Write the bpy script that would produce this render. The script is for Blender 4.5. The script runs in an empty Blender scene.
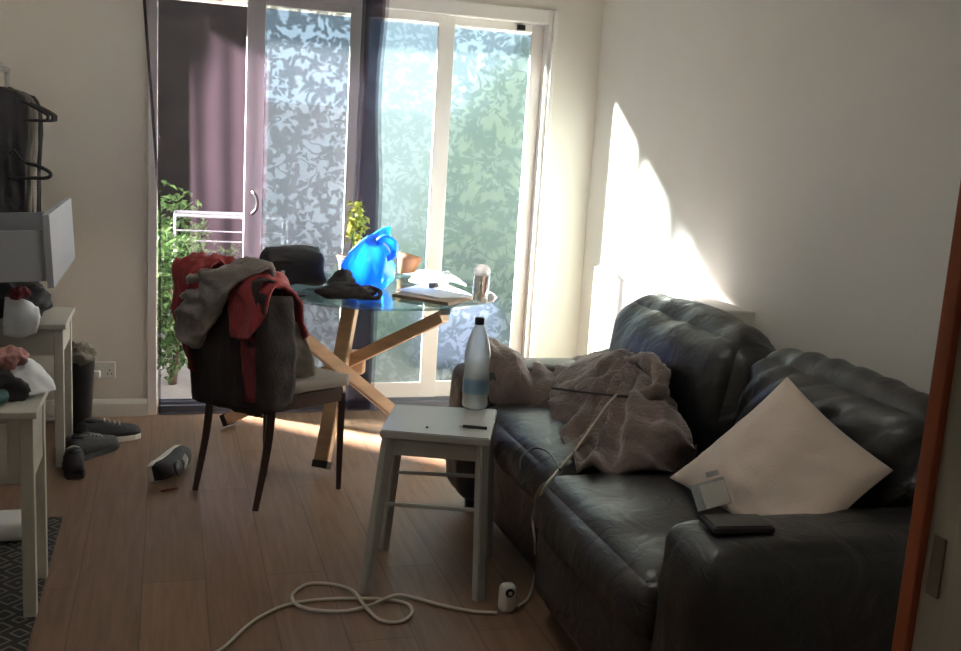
import bpy, bmesh, math, random
from mathutils import Vector, Matrix, noise
random.seed(7)
PI = math.pi
C = bpy.context.scene.collection
S = bpy.context.scene

# ------------------------------------------------------------------ camera
H_CAM = 1.42
R = Matrix(((0.9547008333957794, -0.0053314990259930375, -0.297519568821179),
            (-0.2910880292099385, 0.19077750062551524, -0.9374815755553575),
            (0.06175822183384532, 0.9816188264154359, 0.1805835032961322)))
cd = bpy.data.cameras.new('camera'); cam = bpy.data.objects.new('camera', cd); C.objects.link(cam)
cd.sensor_width = 36.0; cd.lens = 1000.0 / 961 * 36; cd.clip_start = 0.02
cam.matrix_world = Matrix.Translation((0, 0, H_CAM)) @ R.to_4x4()
S.camera = cam

def at(px, py, x=None, y=None, z=None):
    """a point of the room seen in that direction, at a given X, Y or Z plane"""
    d = R @ Vector(((px - 480.5) / 1000, -(py - 325.5) / 1000, -1))
    t = x / d[0] if x is not None else y / d[1] if y is not None else (z - H_CAM) / d[2]
    return Vector((0, 0, H_CAM)) + d * t

# ------------------------------------------------------------------ materials
def mat(name, col, rough=.6, metal=0, bump=0, bscale=40, var=0, vscale=6, spec=.5, sheen=0, stretch=(1, 1, 1), coat=0, subs=0):
    m = bpy.data.materials.new(name); m.use_nodes = True
    nt = m.node_tree; b = nt.nodes['Principled BSDF']
    b.inputs['Base Color'].default_value = (*col, 1); b.inputs['Roughness'].default_value = rough
    b.inputs['Metallic'].default_value = metal; b.inputs['Specular IOR Level'].default_value = spec
    if sheen: b.inputs['Sheen Weight'].default_value = sheen
    if coat: b.inputs['Coat Weight'].default_value = coat
    tc = nt.nodes.new('ShaderNodeTexCoord'); mp = nt.nodes.new('ShaderNodeMapping')
    mp.inputs['Scale'].default_value = stretch
    nt.links.new(tc.outputs['Object'], mp.inputs[0])
    if var:
        n = nt.nodes.new('ShaderNodeTexNoise'); n.inputs['Scale'].default_value = vscale; n.inputs['Detail'].default_value = 5
        nt.links.new(mp.outputs[0], n.inputs['Vector'])
        r = nt.nodes.new('ShaderNodeValToRGB'); r.color_ramp.elements[0].position = .3; r.color_ramp.elements[1].position = .7
        r.color_ramp.elements[0].color = (*[c * (1 - var) for c in col], 1)
        r.color_ramp.elements[1].color = (*[min(1, c * (1 + var)) for c in col], 1)
        nt.links.new(n.outputs['Fac'], r.inputs[0]); nt.links.new(r.outputs[0], b.inputs['Base Color'])
    if bump:
        n = nt.nodes.new('ShaderNodeTexNoise'); n.inputs['Scale'].default_value = bscale; n.inputs['Detail'].default_value = 6
        nt.links.new(mp.outputs[0], n.inputs['Vector'])
        bp = nt.nodes.new('ShaderNodeBump'); bp.inputs['Strength'].default_value = bump; bp.inputs['Distance'].default_value = .01
        nt.links.new(n.outputs['Fac'], bp.inputs['Height']); nt.links.new(bp.outputs[0], b.inputs['Normal'])
    return m

def glass_mat(name, tint, gloss=.08, rough=.02, body=None, bodyfac=0, fres=.7):
    m = bpy.data.materials.new(name); m.use_nodes = True; nt = m.node_tree; nt.nodes.clear()
    out = nt.nodes.new('ShaderNodeOutputMaterial')
    t = nt.nodes.new('ShaderNodeBsdfTransparent'); t.inputs[0].default_value = (*tint, 1)
    g = nt.nodes.new('ShaderNodeBsdfGlossy'); g.inputs['Roughness'].default_value = rough
    lw = nt.nodes.new('ShaderNodeLayerWeight'); lw.inputs[0].default_value = .25
    ad = nt.nodes.new('ShaderNodeMath'); ad.operation = 'MULTIPLY_ADD'; ad.inputs[1].default_value = fres; ad.inputs[2].default_value = gloss
    nt.links.new(lw.outputs['Fresnel'], ad.inputs[0])
    mx = nt.nodes.new('ShaderNodeMixShader'); nt.links.new(ad.outputs[0], mx.inputs[0])
    src = t
    if body:
        d = nt.nodes.new('ShaderNodeBsdfDiffuse'); d.inputs[0].default_value = (*body, 1)
        tl = nt.nodes.new('ShaderNodeBsdfTranslucent'); tl.inputs[0].default_value = (*body, 1)
        a = nt.nodes.new('ShaderNodeMixShader'); a.inputs[0].default_value = .5
        nt.links.new(d.outputs[0], a.inputs[1]); nt.links.new(tl.outputs[0], a.inputs[2])
        q = nt.nodes.new('ShaderNodeMixShader'); q.inputs[0].default_value = bodyfac
        nt.links.new(t.outputs[0], q.inputs[1]); nt.links.new(a.outputs[0], q.inputs[2]); src = q
    nt.links.new(src.outputs[0], mx.inputs[1]); nt.links.new(g.outputs[0], mx.inputs[2]); nt.links.new(mx.outputs[0], out.inputs[0])
    return m

def floor_mat():
    m = bpy.data.materials.new('oak_floor'); m.use_nodes = True; nt = m.node_tree; b = nt.nodes['Principled BSDF']
    tc = nt.nodes.new('ShaderNodeTexCoord'); mp = nt.nodes.new('ShaderNodeMapping'); mp.inputs['Rotation'].default_value = (0, 0, PI / 2)
    mp.inputs['Location'].default_value = (0, .075, 0)
    nt.links.new(tc.outputs['Object'], mp.inputs[0])
    br = nt.nodes.new('ShaderNodeTexBrick'); br.inputs['Scale'].default_value = 1
    br.inputs['Brick Width'].default_value = 1.3; br.inputs['Row Height'].default_value = .19; br.inputs['Mortar Size'].default_value = .0022
    br.inputs['Mortar Smooth'].default_value = .3; br.offset = .37
    br.inputs['Color1'].default_value = (.255, .158, .10, 1); br.inputs['Color2'].default_value = (.205, .123, .078, 1); br.inputs['Mortar'].default_value = (.13, .08, .055, 1)
    nt.links.new(mp.outputs[0], br.inputs['Vector'])
    gm = nt.nodes.new('ShaderNodeMapping'); gm.inputs['Scale'].default_value = (14, 1.1, 1); nt.links.new(tc.outputs['Object'], gm.inputs[0])
    n = nt.nodes.new('ShaderNodeTexNoise'); n.inputs['Scale'].default_value = 3; n.inputs['Detail'].default_value = 8; n.inputs['Distortion'].default_value = .6
    nt.links.new(gm.outputs[0], n.inputs['Vector'])
    r = nt.nodes.new('ShaderNodeValToRGB'); r.color_ramp.elements[0].color = (.66, .62, .58, 1); r.color_ramp.elements[1].color = (1.1, 1.1, 1.1, 1)
    r.color_ramp.elements[0].position = .3; r.color_ramp.elements[1].position = .7
    nt.links.new(n.outputs['Fac'], r.inputs[0])
    mx = nt.nodes.new('ShaderNodeMix'); mx.data_type = 'RGBA'; mx.blend_type = 'MULTIPLY'; mx.inputs[0].default_value = .8
    nt.links.new(br.outputs['Color'], mx.inputs[6]); nt.links.new(r.outputs[0], mx.inputs[7]); nt.links.new(mx.outputs[2], b.inputs['Base Color'])
    b.inputs['Roughness'].default_value = .42; b.inputs['Specular IOR Level'].default_value = .4
    bp = nt.nodes.new('ShaderNodeBump'); bp.inputs['Strength'].default_value = .15; bp.inputs['Distance'].default_value = .003
    nt.links.new(br.outputs['Fac'], bp.inputs['Height']); bp.invert = True; nt.links.new(bp.outputs[0], b.inputs['Normal'])
    return m

def film_mat(name, base_fac, flower_fac, scale, body, soft=.05, dark=(.30, .33, .36), tint=(.86, .95, .97), frost=.4):
    """window film printed with flowers and leaves"""
    m = bpy.data.materials.new(name); m.use_nodes = True; nt = m.node_tree; nt.nodes.clear()
    N = nt.nodes.new; L = nt.links.new
    out = N('ShaderNodeOutputMaterial'); tc = N('ShaderNodeTexCoord')
    mp = N('ShaderNodeMapping'); mp.inputs['Rotation'].default_value = (PI / 2, 0, 0); L(tc.outputs['Object'], mp.inputs[0])
    nz = N('ShaderNodeTexNoise'); nz.inputs['Scale'].default_value = 6; nz.inputs['Detail'].default_value = 2; L(mp.outputs[0], nz.inputs['Vector'])
    sub = N('ShaderNodeVectorMath'); sub.operation = 'SUBTRACT'; sub.inputs[1].default_value = (.5, .5, .5); L(nz.outputs['Color'], sub.inputs[0])
    sc = N('ShaderNodeVectorMath'); sc.operation = 'SCALE'; sc.inputs['Scale'].default_value = .12; L(sub.outputs[0], sc.inputs[0])
    add = N('ShaderNodeVectorMath'); add.operation = 'ADD'; L(mp.outputs[0], add.inputs[0]); L(sc.outputs[0], add.inputs[1])
    def flower(scl, petals, rad, off):
        v = N('ShaderNodeTexVoronoi'); v.voronoi_dimensions = '2D'; v.inputs['Scale'].default_value = scl; v.inputs['Randomness'].default_value = .85
        o = N('ShaderNodeVectorMath'); o.operation = 'ADD'; o.inputs[1].default_value = (off, off * .7, 0); L(add.outputs[0], o.inputs[0]); L(o.outputs[0], v.inputs['Vector'])
        d = N('ShaderNodeVectorMath'); d.operation = 'SUBTRACT'; L(o.outputs[0], d.inputs[0]); L(v.outputs['Position'], d.inputs[1])
        sp = N('ShaderNodeSeparateXYZ'); L(d.outputs[0], sp.inputs[0])
        a = N('ShaderNodeMath'); a.operation = 'ARCTAN2'; L(sp.outputs[1], a.inputs[0]); L(sp.outputs[0], a.inputs[1])
        sc_ = N('ShaderNodeSeparateColor'); L(v.outputs['Color'], sc_.inputs[0])
        ph = N('ShaderNodeMath'); ph.operation = 'MULTIPLY_ADD'; ph.inputs[1].default_value = petals; L(a.outputs[0], ph.inputs[0])
        k = N('ShaderNodeMath'); k.operation = 'MULTIPLY'; k.inputs[1].default_value = 6.28; L(sc_.outputs[0], k.inputs[0]); L(k.outputs[0], ph.inputs[2])
        c = N('ShaderNodeMath'); c.operation = 'COSINE'; L(ph.outputs[0], c.inputs[0])
        rr = N('ShaderNodeMath'); rr.operation = 'MULTIPLY_ADD'; rr.inputs[1].default_value = rad * .38; rr.inputs[2].default_value = rad; L(c.outputs[0], rr.inputs[0])
        sz = N('ShaderNodeMath'); sz.operation = 'MULTIPLY_ADD'; sz.inputs[1].default_value = .6; sz.inputs[2].default_value = .6; L(sc_.outputs[1], sz.inputs[0])
        r2 = N('ShaderNodeMath'); r2.operation = 'MULTIPLY'; L(rr.outputs[0], r2.inputs[0]); L(sz.outputs[0], r2.inputs[1])
        df = N('ShaderNodeMath'); df.operation = 'SUBTRACT'; L(r2.outputs[0], df.inputs[0]); L(v.outputs['Distance'], df.inputs[1])
        ms = N('ShaderNodeMapRange'); ms.inputs['From Min'].default_value = -soft * .5; ms.inputs['From Max'].default_value = soft; L(df.outputs[0], ms.inputs['Value'])
        return ms.outputs[0]
    f1 = flower(scale, 5, .40, 0); f2 = flower(scale * 2.1, 3, .36, 3.3)
    wv = N('ShaderNodeTexNoise'); wv.inputs['Scale'].default_value = scale * .9; wv.inputs['Detail'].default_value = 1; L(add.outputs[0], wv.inputs['Vector'])
    w1 = N('ShaderNodeMath'); w1.operation = 'SUBTRACT'; w1.inputs[1].default_value = .5; L(wv.outputs['Fac'], w1.inputs[0])
    w2 = N('ShaderNodeMath'); w2.operation = 'ABSOLUTE'; L(w1.outputs[0], w2.inputs[0])
    w3 = N('ShaderNodeMapRange'); w3.inputs['From Min'].default_value = .022; w3.inputs['From Max'].default_value = .008; L(w2.outputs[0], w3.inputs['Value'])
    mxa = N('ShaderNodeMath'); mxa.operation = 'MAXIMUM'; L(f1, mxa.inputs[0]); L(f2, mxa.inputs[1])
    mxb = N('ShaderNodeMath'); mxb.operation = 'MAXIMUM'; L(mxa.outputs[0], mxb.inputs[0]); L(w3.outputs[0], mxb.inputs[1])
    fac = N('ShaderNodeMapRange'); fac.inputs['To Min'].default_value = base_fac; fac.inputs['To Max'].default_value = flower_fac; L(mxb.outputs[0], fac.inputs['Value'])
    colmix = N('ShaderNodeMix'); colmix.data_type = 'RGBA'; colmix.inputs[6].default_value = (*body, 1); colmix.inputs[7].default_value = (*dark, 1); L(mxb.outputs[0], colmix.inputs[0])
    t = N('ShaderNodeBsdfTransparent'); t.inputs[0].default_value = (*tint, 1)
    tl = N('ShaderNodeBsdfTranslucent'); df = N('ShaderNodeBsdfDiffuse'); L(colmix.outputs[2], tl.inputs[0]); L(colmix.outputs[2], df.inputs[0])
    a = N('ShaderNodeMixShader'); a.inputs[0].default_value = .5; L(df.outputs[0], a.inputs[1]); L(tl.outputs[0], a.inputs[2])
    rf_ = N('ShaderNodeBsdfRefraction'); rf_.inputs['Color'].default_value = (*tint, 1); rf_.inputs['Roughness'].default_value = .55; rf_.inputs['IOR'].default_value = 1.12
    fm = N('ShaderNodeMixShader'); fm.inputs[0].default_value = frost; L(t.outputs[0], fm.inputs[1]); L(rf_.outputs[0], fm.inputs[2])
    q = N('ShaderNodeMixShader'); L(fac.outputs[0], q.inputs[0]); L(fm.outputs[0], q.inputs[1]); L(a.outputs[0], q.inputs[2])
    L(q.outputs[0], out.inputs[0])
    return m

def sheer_mat():
    m = bpy.data.materials.new('black_sheer'); m.use_nodes = True; nt = m.node_tree; nt.nodes.clear(); N = nt.nodes.new; L = nt.links.new
    out = N('ShaderNodeOutputMaterial'); tc = N('ShaderNodeTexCoord')
    n = N('ShaderNodeTexNoise'); n.inputs['Scale'].default_value = 5; L(tc.outputs['Object'], n.inputs['Vector'])
    mr = N('ShaderNodeMapRange'); mr.inputs['To Min'].default_value = .34; mr.inputs['To Max'].default_value = .46; L(n.outputs['Fac'], mr.inputs['Value'])
    t = N('ShaderNodeBsdfTransparent'); t.inputs[0].default_value = (.97, .95, 1, 1)
    d = N('ShaderNodeBsdfDiffuse'); d.inputs[0].default_value = (.03, .026, .034, 1)
    tl = N('ShaderNodeBsdfTranslucent'); tl.inputs[0].default_value = (.013, .0088, .0122, 1)
    a = N('ShaderNodeMixShader'); a.inputs[0].default_value = .5; L(d.outputs[0], a.inputs[1]); L(tl.outputs[0], a.inputs[2])
    q = N('ShaderNodeMixShader'); L(mr.outputs[0], q.inputs[0]); L(t.outputs[0], q.inputs[1]); L(a.outputs[0], q.inputs[2]); L(q.outputs[0], out.inputs[0])
    return m

def leaf_mat(name, c1, c2):
    m = mat(name, c1, .55); nt = m.node_tree; b = nt.nodes['Principled BSDF']
    n = nt.nodes.new('ShaderNodeTexNoise'); n.inputs['Scale'].default_value = 14
    r = nt.nodes.new('ShaderNodeValToRGB'); r.color_ramp.elements[0].position = .35; r.color_ramp.elements[1].position = .65
    r.color_ramp.elements[0].color = (*c1, 1); r.color_ramp.elements[1].color = (*c2, 1)
    nt.links.new(n.outputs['Fac'], r.inputs[0]); nt.links.new(r.outputs[0], b.inputs['Base Color'])
    tl = nt.nodes.new('ShaderNodeBsdfTranslucent'); nt.links.new(r.outputs[0], tl.inputs[0])
    q = nt.nodes.new('ShaderNodeMixShader'); q.inputs[0].default_value = .45; out = nt.nodes['Material Output']
    nt.links.new(b.outputs[0], q.inputs[1]); nt.links.new(tl.outputs[0], q.inputs[2]); nt.links.new(q.outputs[0], out.inputs[0])
    return m

def rug_mat():
    m = mat('patterned_rug', (.03, .03, .03), .95, bump=.3, bscale=300); nt = m.node_tree; b = nt.nodes['Principled BSDF']; N = nt.nodes.new; L = nt.links.new
    tc = N('ShaderNodeTexCoord'); v = N('ShaderNodeTexVoronoi'); v.inputs['Scale'].default_value = 11; v.inputs['Randomness'].default_value = .35; v.distance = 'MANHATTAN'
    L(tc.outputs['Object'], v.inputs['Vector'])
    w = N('ShaderNodeMath'); w.operation = 'MULTIPLY'; w.inputs[1].default_value = 16; L(v.outputs['Distance'], w.inputs[0])
    s = N('ShaderNodeMath'); s.operation = 'SINE'; L(w.outputs[0], s.inputs[0])
    r = N('ShaderNodeValToRGB'); cr = r.color_ramp
    cr.elements[0].position = .2; cr.elements[0].color = (.022, .024, .024, 1); cr.elements[1].position = .9; cr.elements[1].color = (.16, .13, .10, 1)
    e = cr.elements.new(.6); e.color = (.04, .038, .035, 1)
    L(s.outputs[0], r.inputs[0]); L(r.outputs[0], b.inputs['Base Color'])
    return m

def leather_mat():
    m = mat('black_leather', (.014, .014, .016), .37, spec=.8); nt = m.node_tree; b = nt.nodes['Principled BSDF']; N = nt.nodes.new; L = nt.links.new
    tc = N('ShaderNodeTexCoord')
    v = N('ShaderNodeTexVoronoi'); v.inputs['Scale'].default_value = 260; L(tc.outputs['Object'], v.inputs['Vector'])
    n = N('ShaderNodeTexNoise'); n.inputs['Scale'].default_value = 9; n.inputs['Detail'].default_value = 6; n.inputs['Distortion'].default_value = 1.2; L(tc.outputs['Object'], n.inputs['Vector'])
    b1 = N('ShaderNodeBump'); b1.inputs['Strength'].default_value = .12; b1.inputs['Distance'].default_value = .002; L(v.outputs['Distance'], b1.inputs['Height'])
    b2 = N('ShaderNodeBump'); b2.inputs['Strength'].default_value = .45; b2.inputs['Distance'].default_value = .02; L(n.outputs['Fac'], b2.inputs['Height']); L(b1.outputs[0], b2.inputs['Normal'])
    L(b2.outputs[0], b.inputs['Normal'])
    return m

M = dict(
    floor=floor_mat(),
    wall=mat('wall_paint', (.74, .695, .63), .75, bump=.05, bscale=60, var=.02, vscale=3),
    wallr=mat('right_wall_paint', (.76, .745, .71), .75, bump=.05, bscale=60, var=.02, vscale=3),
    ceil=mat('ceiling_paint', (.75, .74, .71), .8, bump=.03),
    hall=mat('hall_paint', (.35, .33, .30), .8, bump=.03),
    trim=mat('white_gloss_trim', (.70, .68, .64), .4, bump=.02, bscale=20),
    upvc=mat('white_plastic_frame', (.80, .76, .73), .3, bump=.01, bscale=10),
    orange=mat('orange_paint', (.36, .085, .03), .5, bump=.05, var=.1),
    cream=mat('cream_gloss', (.42, .39, .32), .45, bump=.05, var=.05),
    brass=mat('dull_metal', (.22, .20, .16), .45, metal=.7, var=.1, vscale=20),
    steel=mat('brushed_steel', (.6, .6, .6), .3, metal=1, bump=.03, bscale=80),
    leather=leather_mat(),
    white=mat('white_furniture', (.50, .485, .42), .45, bump=.02, bscale=30, var=.03),
    stoolw=mat('white_stool_paint', (.42, .42, .40), .38, bump=.02, bscale=30, var=.02),
    drawer=mat('grey_drawer', (.36, .38, .42), .5, bump=.02, var=.02),
    wood=mat('beech_wood', (.60, .40, .25), .45, bump=.08, bscale=12, var=.18, vscale=4, stretch=(1, 1, 6)),
    dwood=mat('dark_chair_wood', (.045, .022, .016), .35, bump=.08, bscale=20, var=.25, vscale=9),
    cap=mat('black_rubber', (.02, .018, .016), .7, bump=.1),
    seat=mat('beige_upholstery', (.27, .235, .20), .9, bump=.25, bscale=200, var=.08, sheen=.2),
    red=mat('red_jacket_cloth', (.27, .025, .03), .8, bump=.25, bscale=90, var=.15, sheen=.2),
    grey=mat('grey_knit', (.20, .175, .16), .95, bump=.4, bscale=120, var=.12, sheen=.3),
    darkc=mat('dark_coat_cloth', (.030, .022, .022), .9, bump=.3, bscale=80, var=.2),
    khaki=mat('khaki_cloth', (.13, .115, .09), .9, bump=.3, bscale=90, var=.12),
    robe=mat('brown_fleece', (.15, .108, .095), .95, bump=.6, bscale=70, var=.22, vscale=12, sheen=.5),
    cushion=mat('cream_cushion_cotton', (.66, .56, .49), .92, bump=.2, bscale=150, var=.05, sheen=.15),
    black=mat('black_fabric', (.034, .032, .035), .8, bump=.3, bscale=60, var=.2),
    blackp=mat('black_plastic', (.015, .015, .017), .35, bump=.02),
    whitep=mat('white_plastic', (.72, .71, .67), .4, bump=.01),
    cable=mat('white_cable', (.50, .45, .37), .5, bump=.02),
    paper=mat('white_paper', (.72, .74, .78), .7, bump=.05, var=.03),
    terra=mat('terracotta', (.50, .22, .11), .8, bump=.1, var=.12),
    card=mat('brown_cardboard', (.34, .25, .18), .8, bump=.1, var=.1),
    pink=mat('pink_cloth', (.42, .22, .21), .9, bump=.3, var=.1),
    teal=mat('teal_cloth', (.05, .12, .13), .9, bump=.3, var=.1),
    maroon=mat('maroon_cloth', (.14, .02, .025), .9, bump=.2),
    rug=rug_mat(),
    sheer=sheer_mat(),
    glass=glass_mat('table_glass', (.80, .93, .88), .07),
    clear=glass_mat('clear_plastic', (.92, .95, .96), .08, .12, (.8, .85, .88), .45),
    tumbler=glass_mat('clear_glass', (.85, .88, .88), .12, .03, (.8, .8, .8), .12),
    blue=glass_mat('blue_bag_plastic', (.15, .55, 1.0), .06, .25, (.04, .36, .95), .78),
    milky=glass_mat('milky_plastic', (.95, .95, .95), .04, .2, (.85, .85, .85), .85),
    label=mat('blue_bottle_label', (.16, .27, .38), .5, var=.1),
    filmA=film_mat('floral_film', .34, .76, 9, (.036, .040, .049), soft=.09, dark=(.013, .0145, .017), frost=.2),
    filmB=film_mat('pale_floral_film', .48, .62, 10, (.024, .031, .033), soft=.14, dark=(.016, .022, .024), frost=.6),
    filmC=film_mat('soft_floral_film', .40, .68, 8.5, (.024, .031, .032), soft=.13, dark=(.011, .0155, .017), frost=.6),
    slab=mat('patio_slab', (.15, .145, .14), .85, bump=.3, bscale=15, var=.15),
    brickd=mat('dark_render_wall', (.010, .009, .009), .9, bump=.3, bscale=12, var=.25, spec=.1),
    leaf=leaf_mat('shrub_leaves', (.035, .085, .025), (.12, .21, .07)),
    leafp=leaf_mat('pale_leaves', (.10, .17, .06), (.24, .30, .13)),
    yleaf=leaf_mat('yellow_green_leaves', (.33, .36, .05), (.55, .52, .14)),
    bark=mat('bark', (.09, .06, .04), .9, bump=.4),
    fence=mat('weathered_fence_boards', (.36, .41, .45), .85, bump=.2, var=.1),
    airer=mat('airer_enamel', (.17, .18, .22), .35, metal=.1, bump=.01),
    lav=mat('lavender_plastic', (.13, .15, .27), .6, bump=.05, var=.08),
    pegblue=mat('blue_fabric', (.04, .25, .75), .7, bump=.1),
    sole=mat('white_sole', (.62, .60, .56), .7, bump=.1),
    mauve=mat('mauve_cloth', (.30, .22, .30), .9, bump=.2),
)

# ------------------------------------------------------------------ geometry helpers
def link(name, bm, m, parent=None, smooth=False, loc=None, recalc=True):
    if recalc: bmesh.ops.recalc_face_normals(bm, faces=bm.faces)
    me = bpy.data.meshes.new(name); bm.to_mesh(me); bm.free()
    if smooth:
        for p in me.polygons: p.use_smooth = True
    me.materials.append(m if not isinstance(m, str) else M[m])
    o = bpy.data.objects.new(name, me); C.objects.link(o)
    if parent: o.parent = parent; o.matrix_parent_inverse = Matrix.Translation(-parent.location) if not parent.get('_rot') else parent.matrix_world.inverted()
    return o

def tag(o, label, cat, group=None, kind=None):
    o['label'] = label; o['category'] = cat
    if group: o['group'] = group
    if kind: o['kind'] = kind
    return o

def thing(name, loc, label, cat, group=None):
    o = bpy.data.objects.new(name, None); C.objects.link(o); o.location = loc; o.empty_display_size = .1
    return tag(o, label, cat, group)

def struct(name, bm, m, parent=None, smooth=False):
    o = link(name, bm, m, parent, smooth)
    if not parent: o['kind'] = 'structure'
    return o

def B(*specs, bev=0):
    """boxes: each (x0,x1,y0,y1,z0,z1)"""
    bm = bmesh.new()
    for x0, x1, y0, y1, z0, z1 in specs:
        g = bmesh.ops.create_cube(bm, size=1)
        for v in g['verts']:
            v.co = Vector((x0 + (v.co.x + .5) * (x1 - x0), y0 + (v.co.y + .5) * (y1 - y0), z0 + (v.co.z + .5) * (z1 - z0)))
    if bev: bmesh.ops.bevel(bm, geom=list(bm.edges), offset=bev, segments=2, affect='EDGES', profile=.6)
    return bm

def beam(a, b, w, d, bev=.003, bm=None, up=Vector((0, 0, 1))):
    """square-section bar from a to b"""
    own = bm is None
    if own: bm = bmesh.new()
    a, b = Vector(a), Vector(b); z = (b - a).normalized(); x = up.cross(z)
    if x.length < .01: x = Vector((1, 0, 0))
    x.normalize(); y = z.cross(x)
    vs = [bm.verts.new(p + x * sx * w / 2 + y * sy * d / 2) for p in (a, b) for sx, sy in ((-1, -1), (1, -1), (1, 1), (-1, 1))]
    bm.faces.new(vs[3::-1]); bm.faces.new(vs[4:])
    for i in range(4): bm.faces.new((vs[i], vs[(i + 1) % 4], vs[4 + (i + 1) % 4], vs[4 + i]))
    if own and bev: bmesh.ops.bevel(bm, geom=list(bm.edges), offset=bev, segments=2, affect='EDGES')
    return bm

def catmull(pts, n):
    pts = [Vector(p) for p in pts]; out = []
    P = [2 * pts[0] - pts[1]] + pts + [2 * pts[-1] - pts[-2]]
    for i in range(len(pts) - 1):
        for k in range(n):
            t = k / n; p0, p1, p2, p3 = P[i:i + 4]
            out.append(.5 * ((2 * p1) + (p2 - p0) * t + (2 * p0 - 5 * p1 + 4 * p2 - p3) * t * t + (3 * p1 - p0 - 3 * p2 + p3) * t ** 3))
    out.append(pts[-1]); return out

def tube(pts, r, n=8, bm=None, smooth=6, closed=False):
    if bm is None: bm = bmesh.new()
    pts = catmull(pts, smooth) if smooth else [Vector(p) for p in pts]
    m = len(pts); rs = r if isinstance(r, (list, tuple)) else [r, r]
    rings = []; prev = None
    for i, p in enumerate(pts):
        t = (pts[min(i + 1, m - 1)] - pts[max(i - 1, 0)]).normalized()
        if prev is None: x = t.orthogonal().normalized()
        else:
            x = prev - t * prev.dot(t)
            x = x.normalized() if x.length > 1e-5 else t.orthogonal().normalized()
        prev = x; y = t.cross(x)
        f = i / (m - 1) * (len(rs) - 1); k = min(int(f), len(rs) - 2); rad = rs[k] + (rs[k + 1] - rs[k]) * (f - k)
        rings.append([bm.verts.new(p + (x * math.cos(a) + y * math.sin(a)) * rad) for a in [2 * PI * j / n for j in range(n)]])
    for a, b in zip(rings, rings[1:]):
        for j in range(n): bm.faces.new((a[j], a[(j + 1) % n], b[(j + 1) % n], b[j]))
    bm.faces.new(rings[0][::-1]); bm.faces.new(rings[-1])
    return bm

def lathe(prof, c=(0, 0, 0), n=24, bm=None, close=True, mtx=None):
    if bm is None: bm = bmesh.new()
    c = Vector(c); rings = []
    for r, z in prof:
        ring = []
        for j in range(n):
            a = 2 * PI * j / n; p = Vector((r * math.cos(a), r * math.sin(a), z))
            ring.append(bm.verts.new((mtx @ p if mtx else p) + c))
        rings.append(ring)
    for a, b in zip(rings, rings[1:]):
        for j in range(n): bm.faces.new((a[j], a[(j + 1) % n], b[(j + 1) % n], b[j]))
    if close: bm.faces.new(rings[0][::-1]); bm.faces.new(rings[-1])
    return bm

def ridged(p, s, seed=0, octs=3):
    v = 0; a = 1; t = 0
    for i in range(octs):
        v += a * (1 - abs(noise.noise(p * s + Vector((seed, seed * 1.7, i * 5.1)))) * 2.2); t += a; a *= .5; s *= 1.9
    return v / t

def rbox(c, size, r=.06, n=12, puff=(0, 0, 0), wob=0, ws=5, seed=0, rot=None, wrinkle=None, bm=None):
    """soft rounded block; puff swells the faces, wob is a slow unevenness, wrinkle(point on unit cube)->metres"""
    if bm is None: bm = bmesh.new()
    h = Vector(size) / 2; c = Vector(c); r = min(r, min(h) * .98); verts = {}
    def V(p):
        k = (round(p[0], 5), round(p[1], 5), round(p[2], 5))
        if k in verts: return verts[k]
        q = Vector((p[0] * h.x, p[1] * h.y, p[2] * h.z))
        inner = Vector([max(-(h[i] - r), min(h[i] - r, q[i])) for i in range(3)])
        d = q - inner; nrm = d.normalized() if d.length > 1e-6 else Vector((0, 0, 1)); q2 = inner + nrm * r
        f = [(1 - p[i] * p[i]) for i in range(3)]
        q2.x += math.copysign(1, p[0]) * abs(p[0]) * puff[0] * f[1] * f[2]; q2.y += math.copysign(1, p[1]) * abs(p[1]) * puff[1] * f[0] * f[2]; q2.z += math.copysign(1, p[2]) * abs(p[2]) * puff[2] * f[0] * f[1]
        if wob: q2 += nrm * wob * noise.noise(q * ws + Vector((seed, seed, seed)))
        if wrinkle: q2 += nrm * wrinkle(p, q)
        if rot: q2 = rot @ q2
        v = bm.verts.new(q2 + c); verts[k] = v; return v
    for ax in range(3):
        for s in (-1, 1):
            for i in range(n):
                for j in range(n):
                    f = []
                    for a, b in ((i, j), (i + 1, j), (i + 1, j + 1), (i, j + 1)):
                        p = [0, 0, 0]; p[ax] = s
                        # denser near the edges
                        p[(ax + 1) % 3] = math.sin((2 * a / n - 1) * PI / 2); p[(ax + 2) % 3] = math.sin((2 * b / n - 1) * PI / 2)
                        f.append(V(p))
                    if len(set(f)) == 4: bm.faces.new(f if s > 0 else f[::-1])
    return bm

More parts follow.
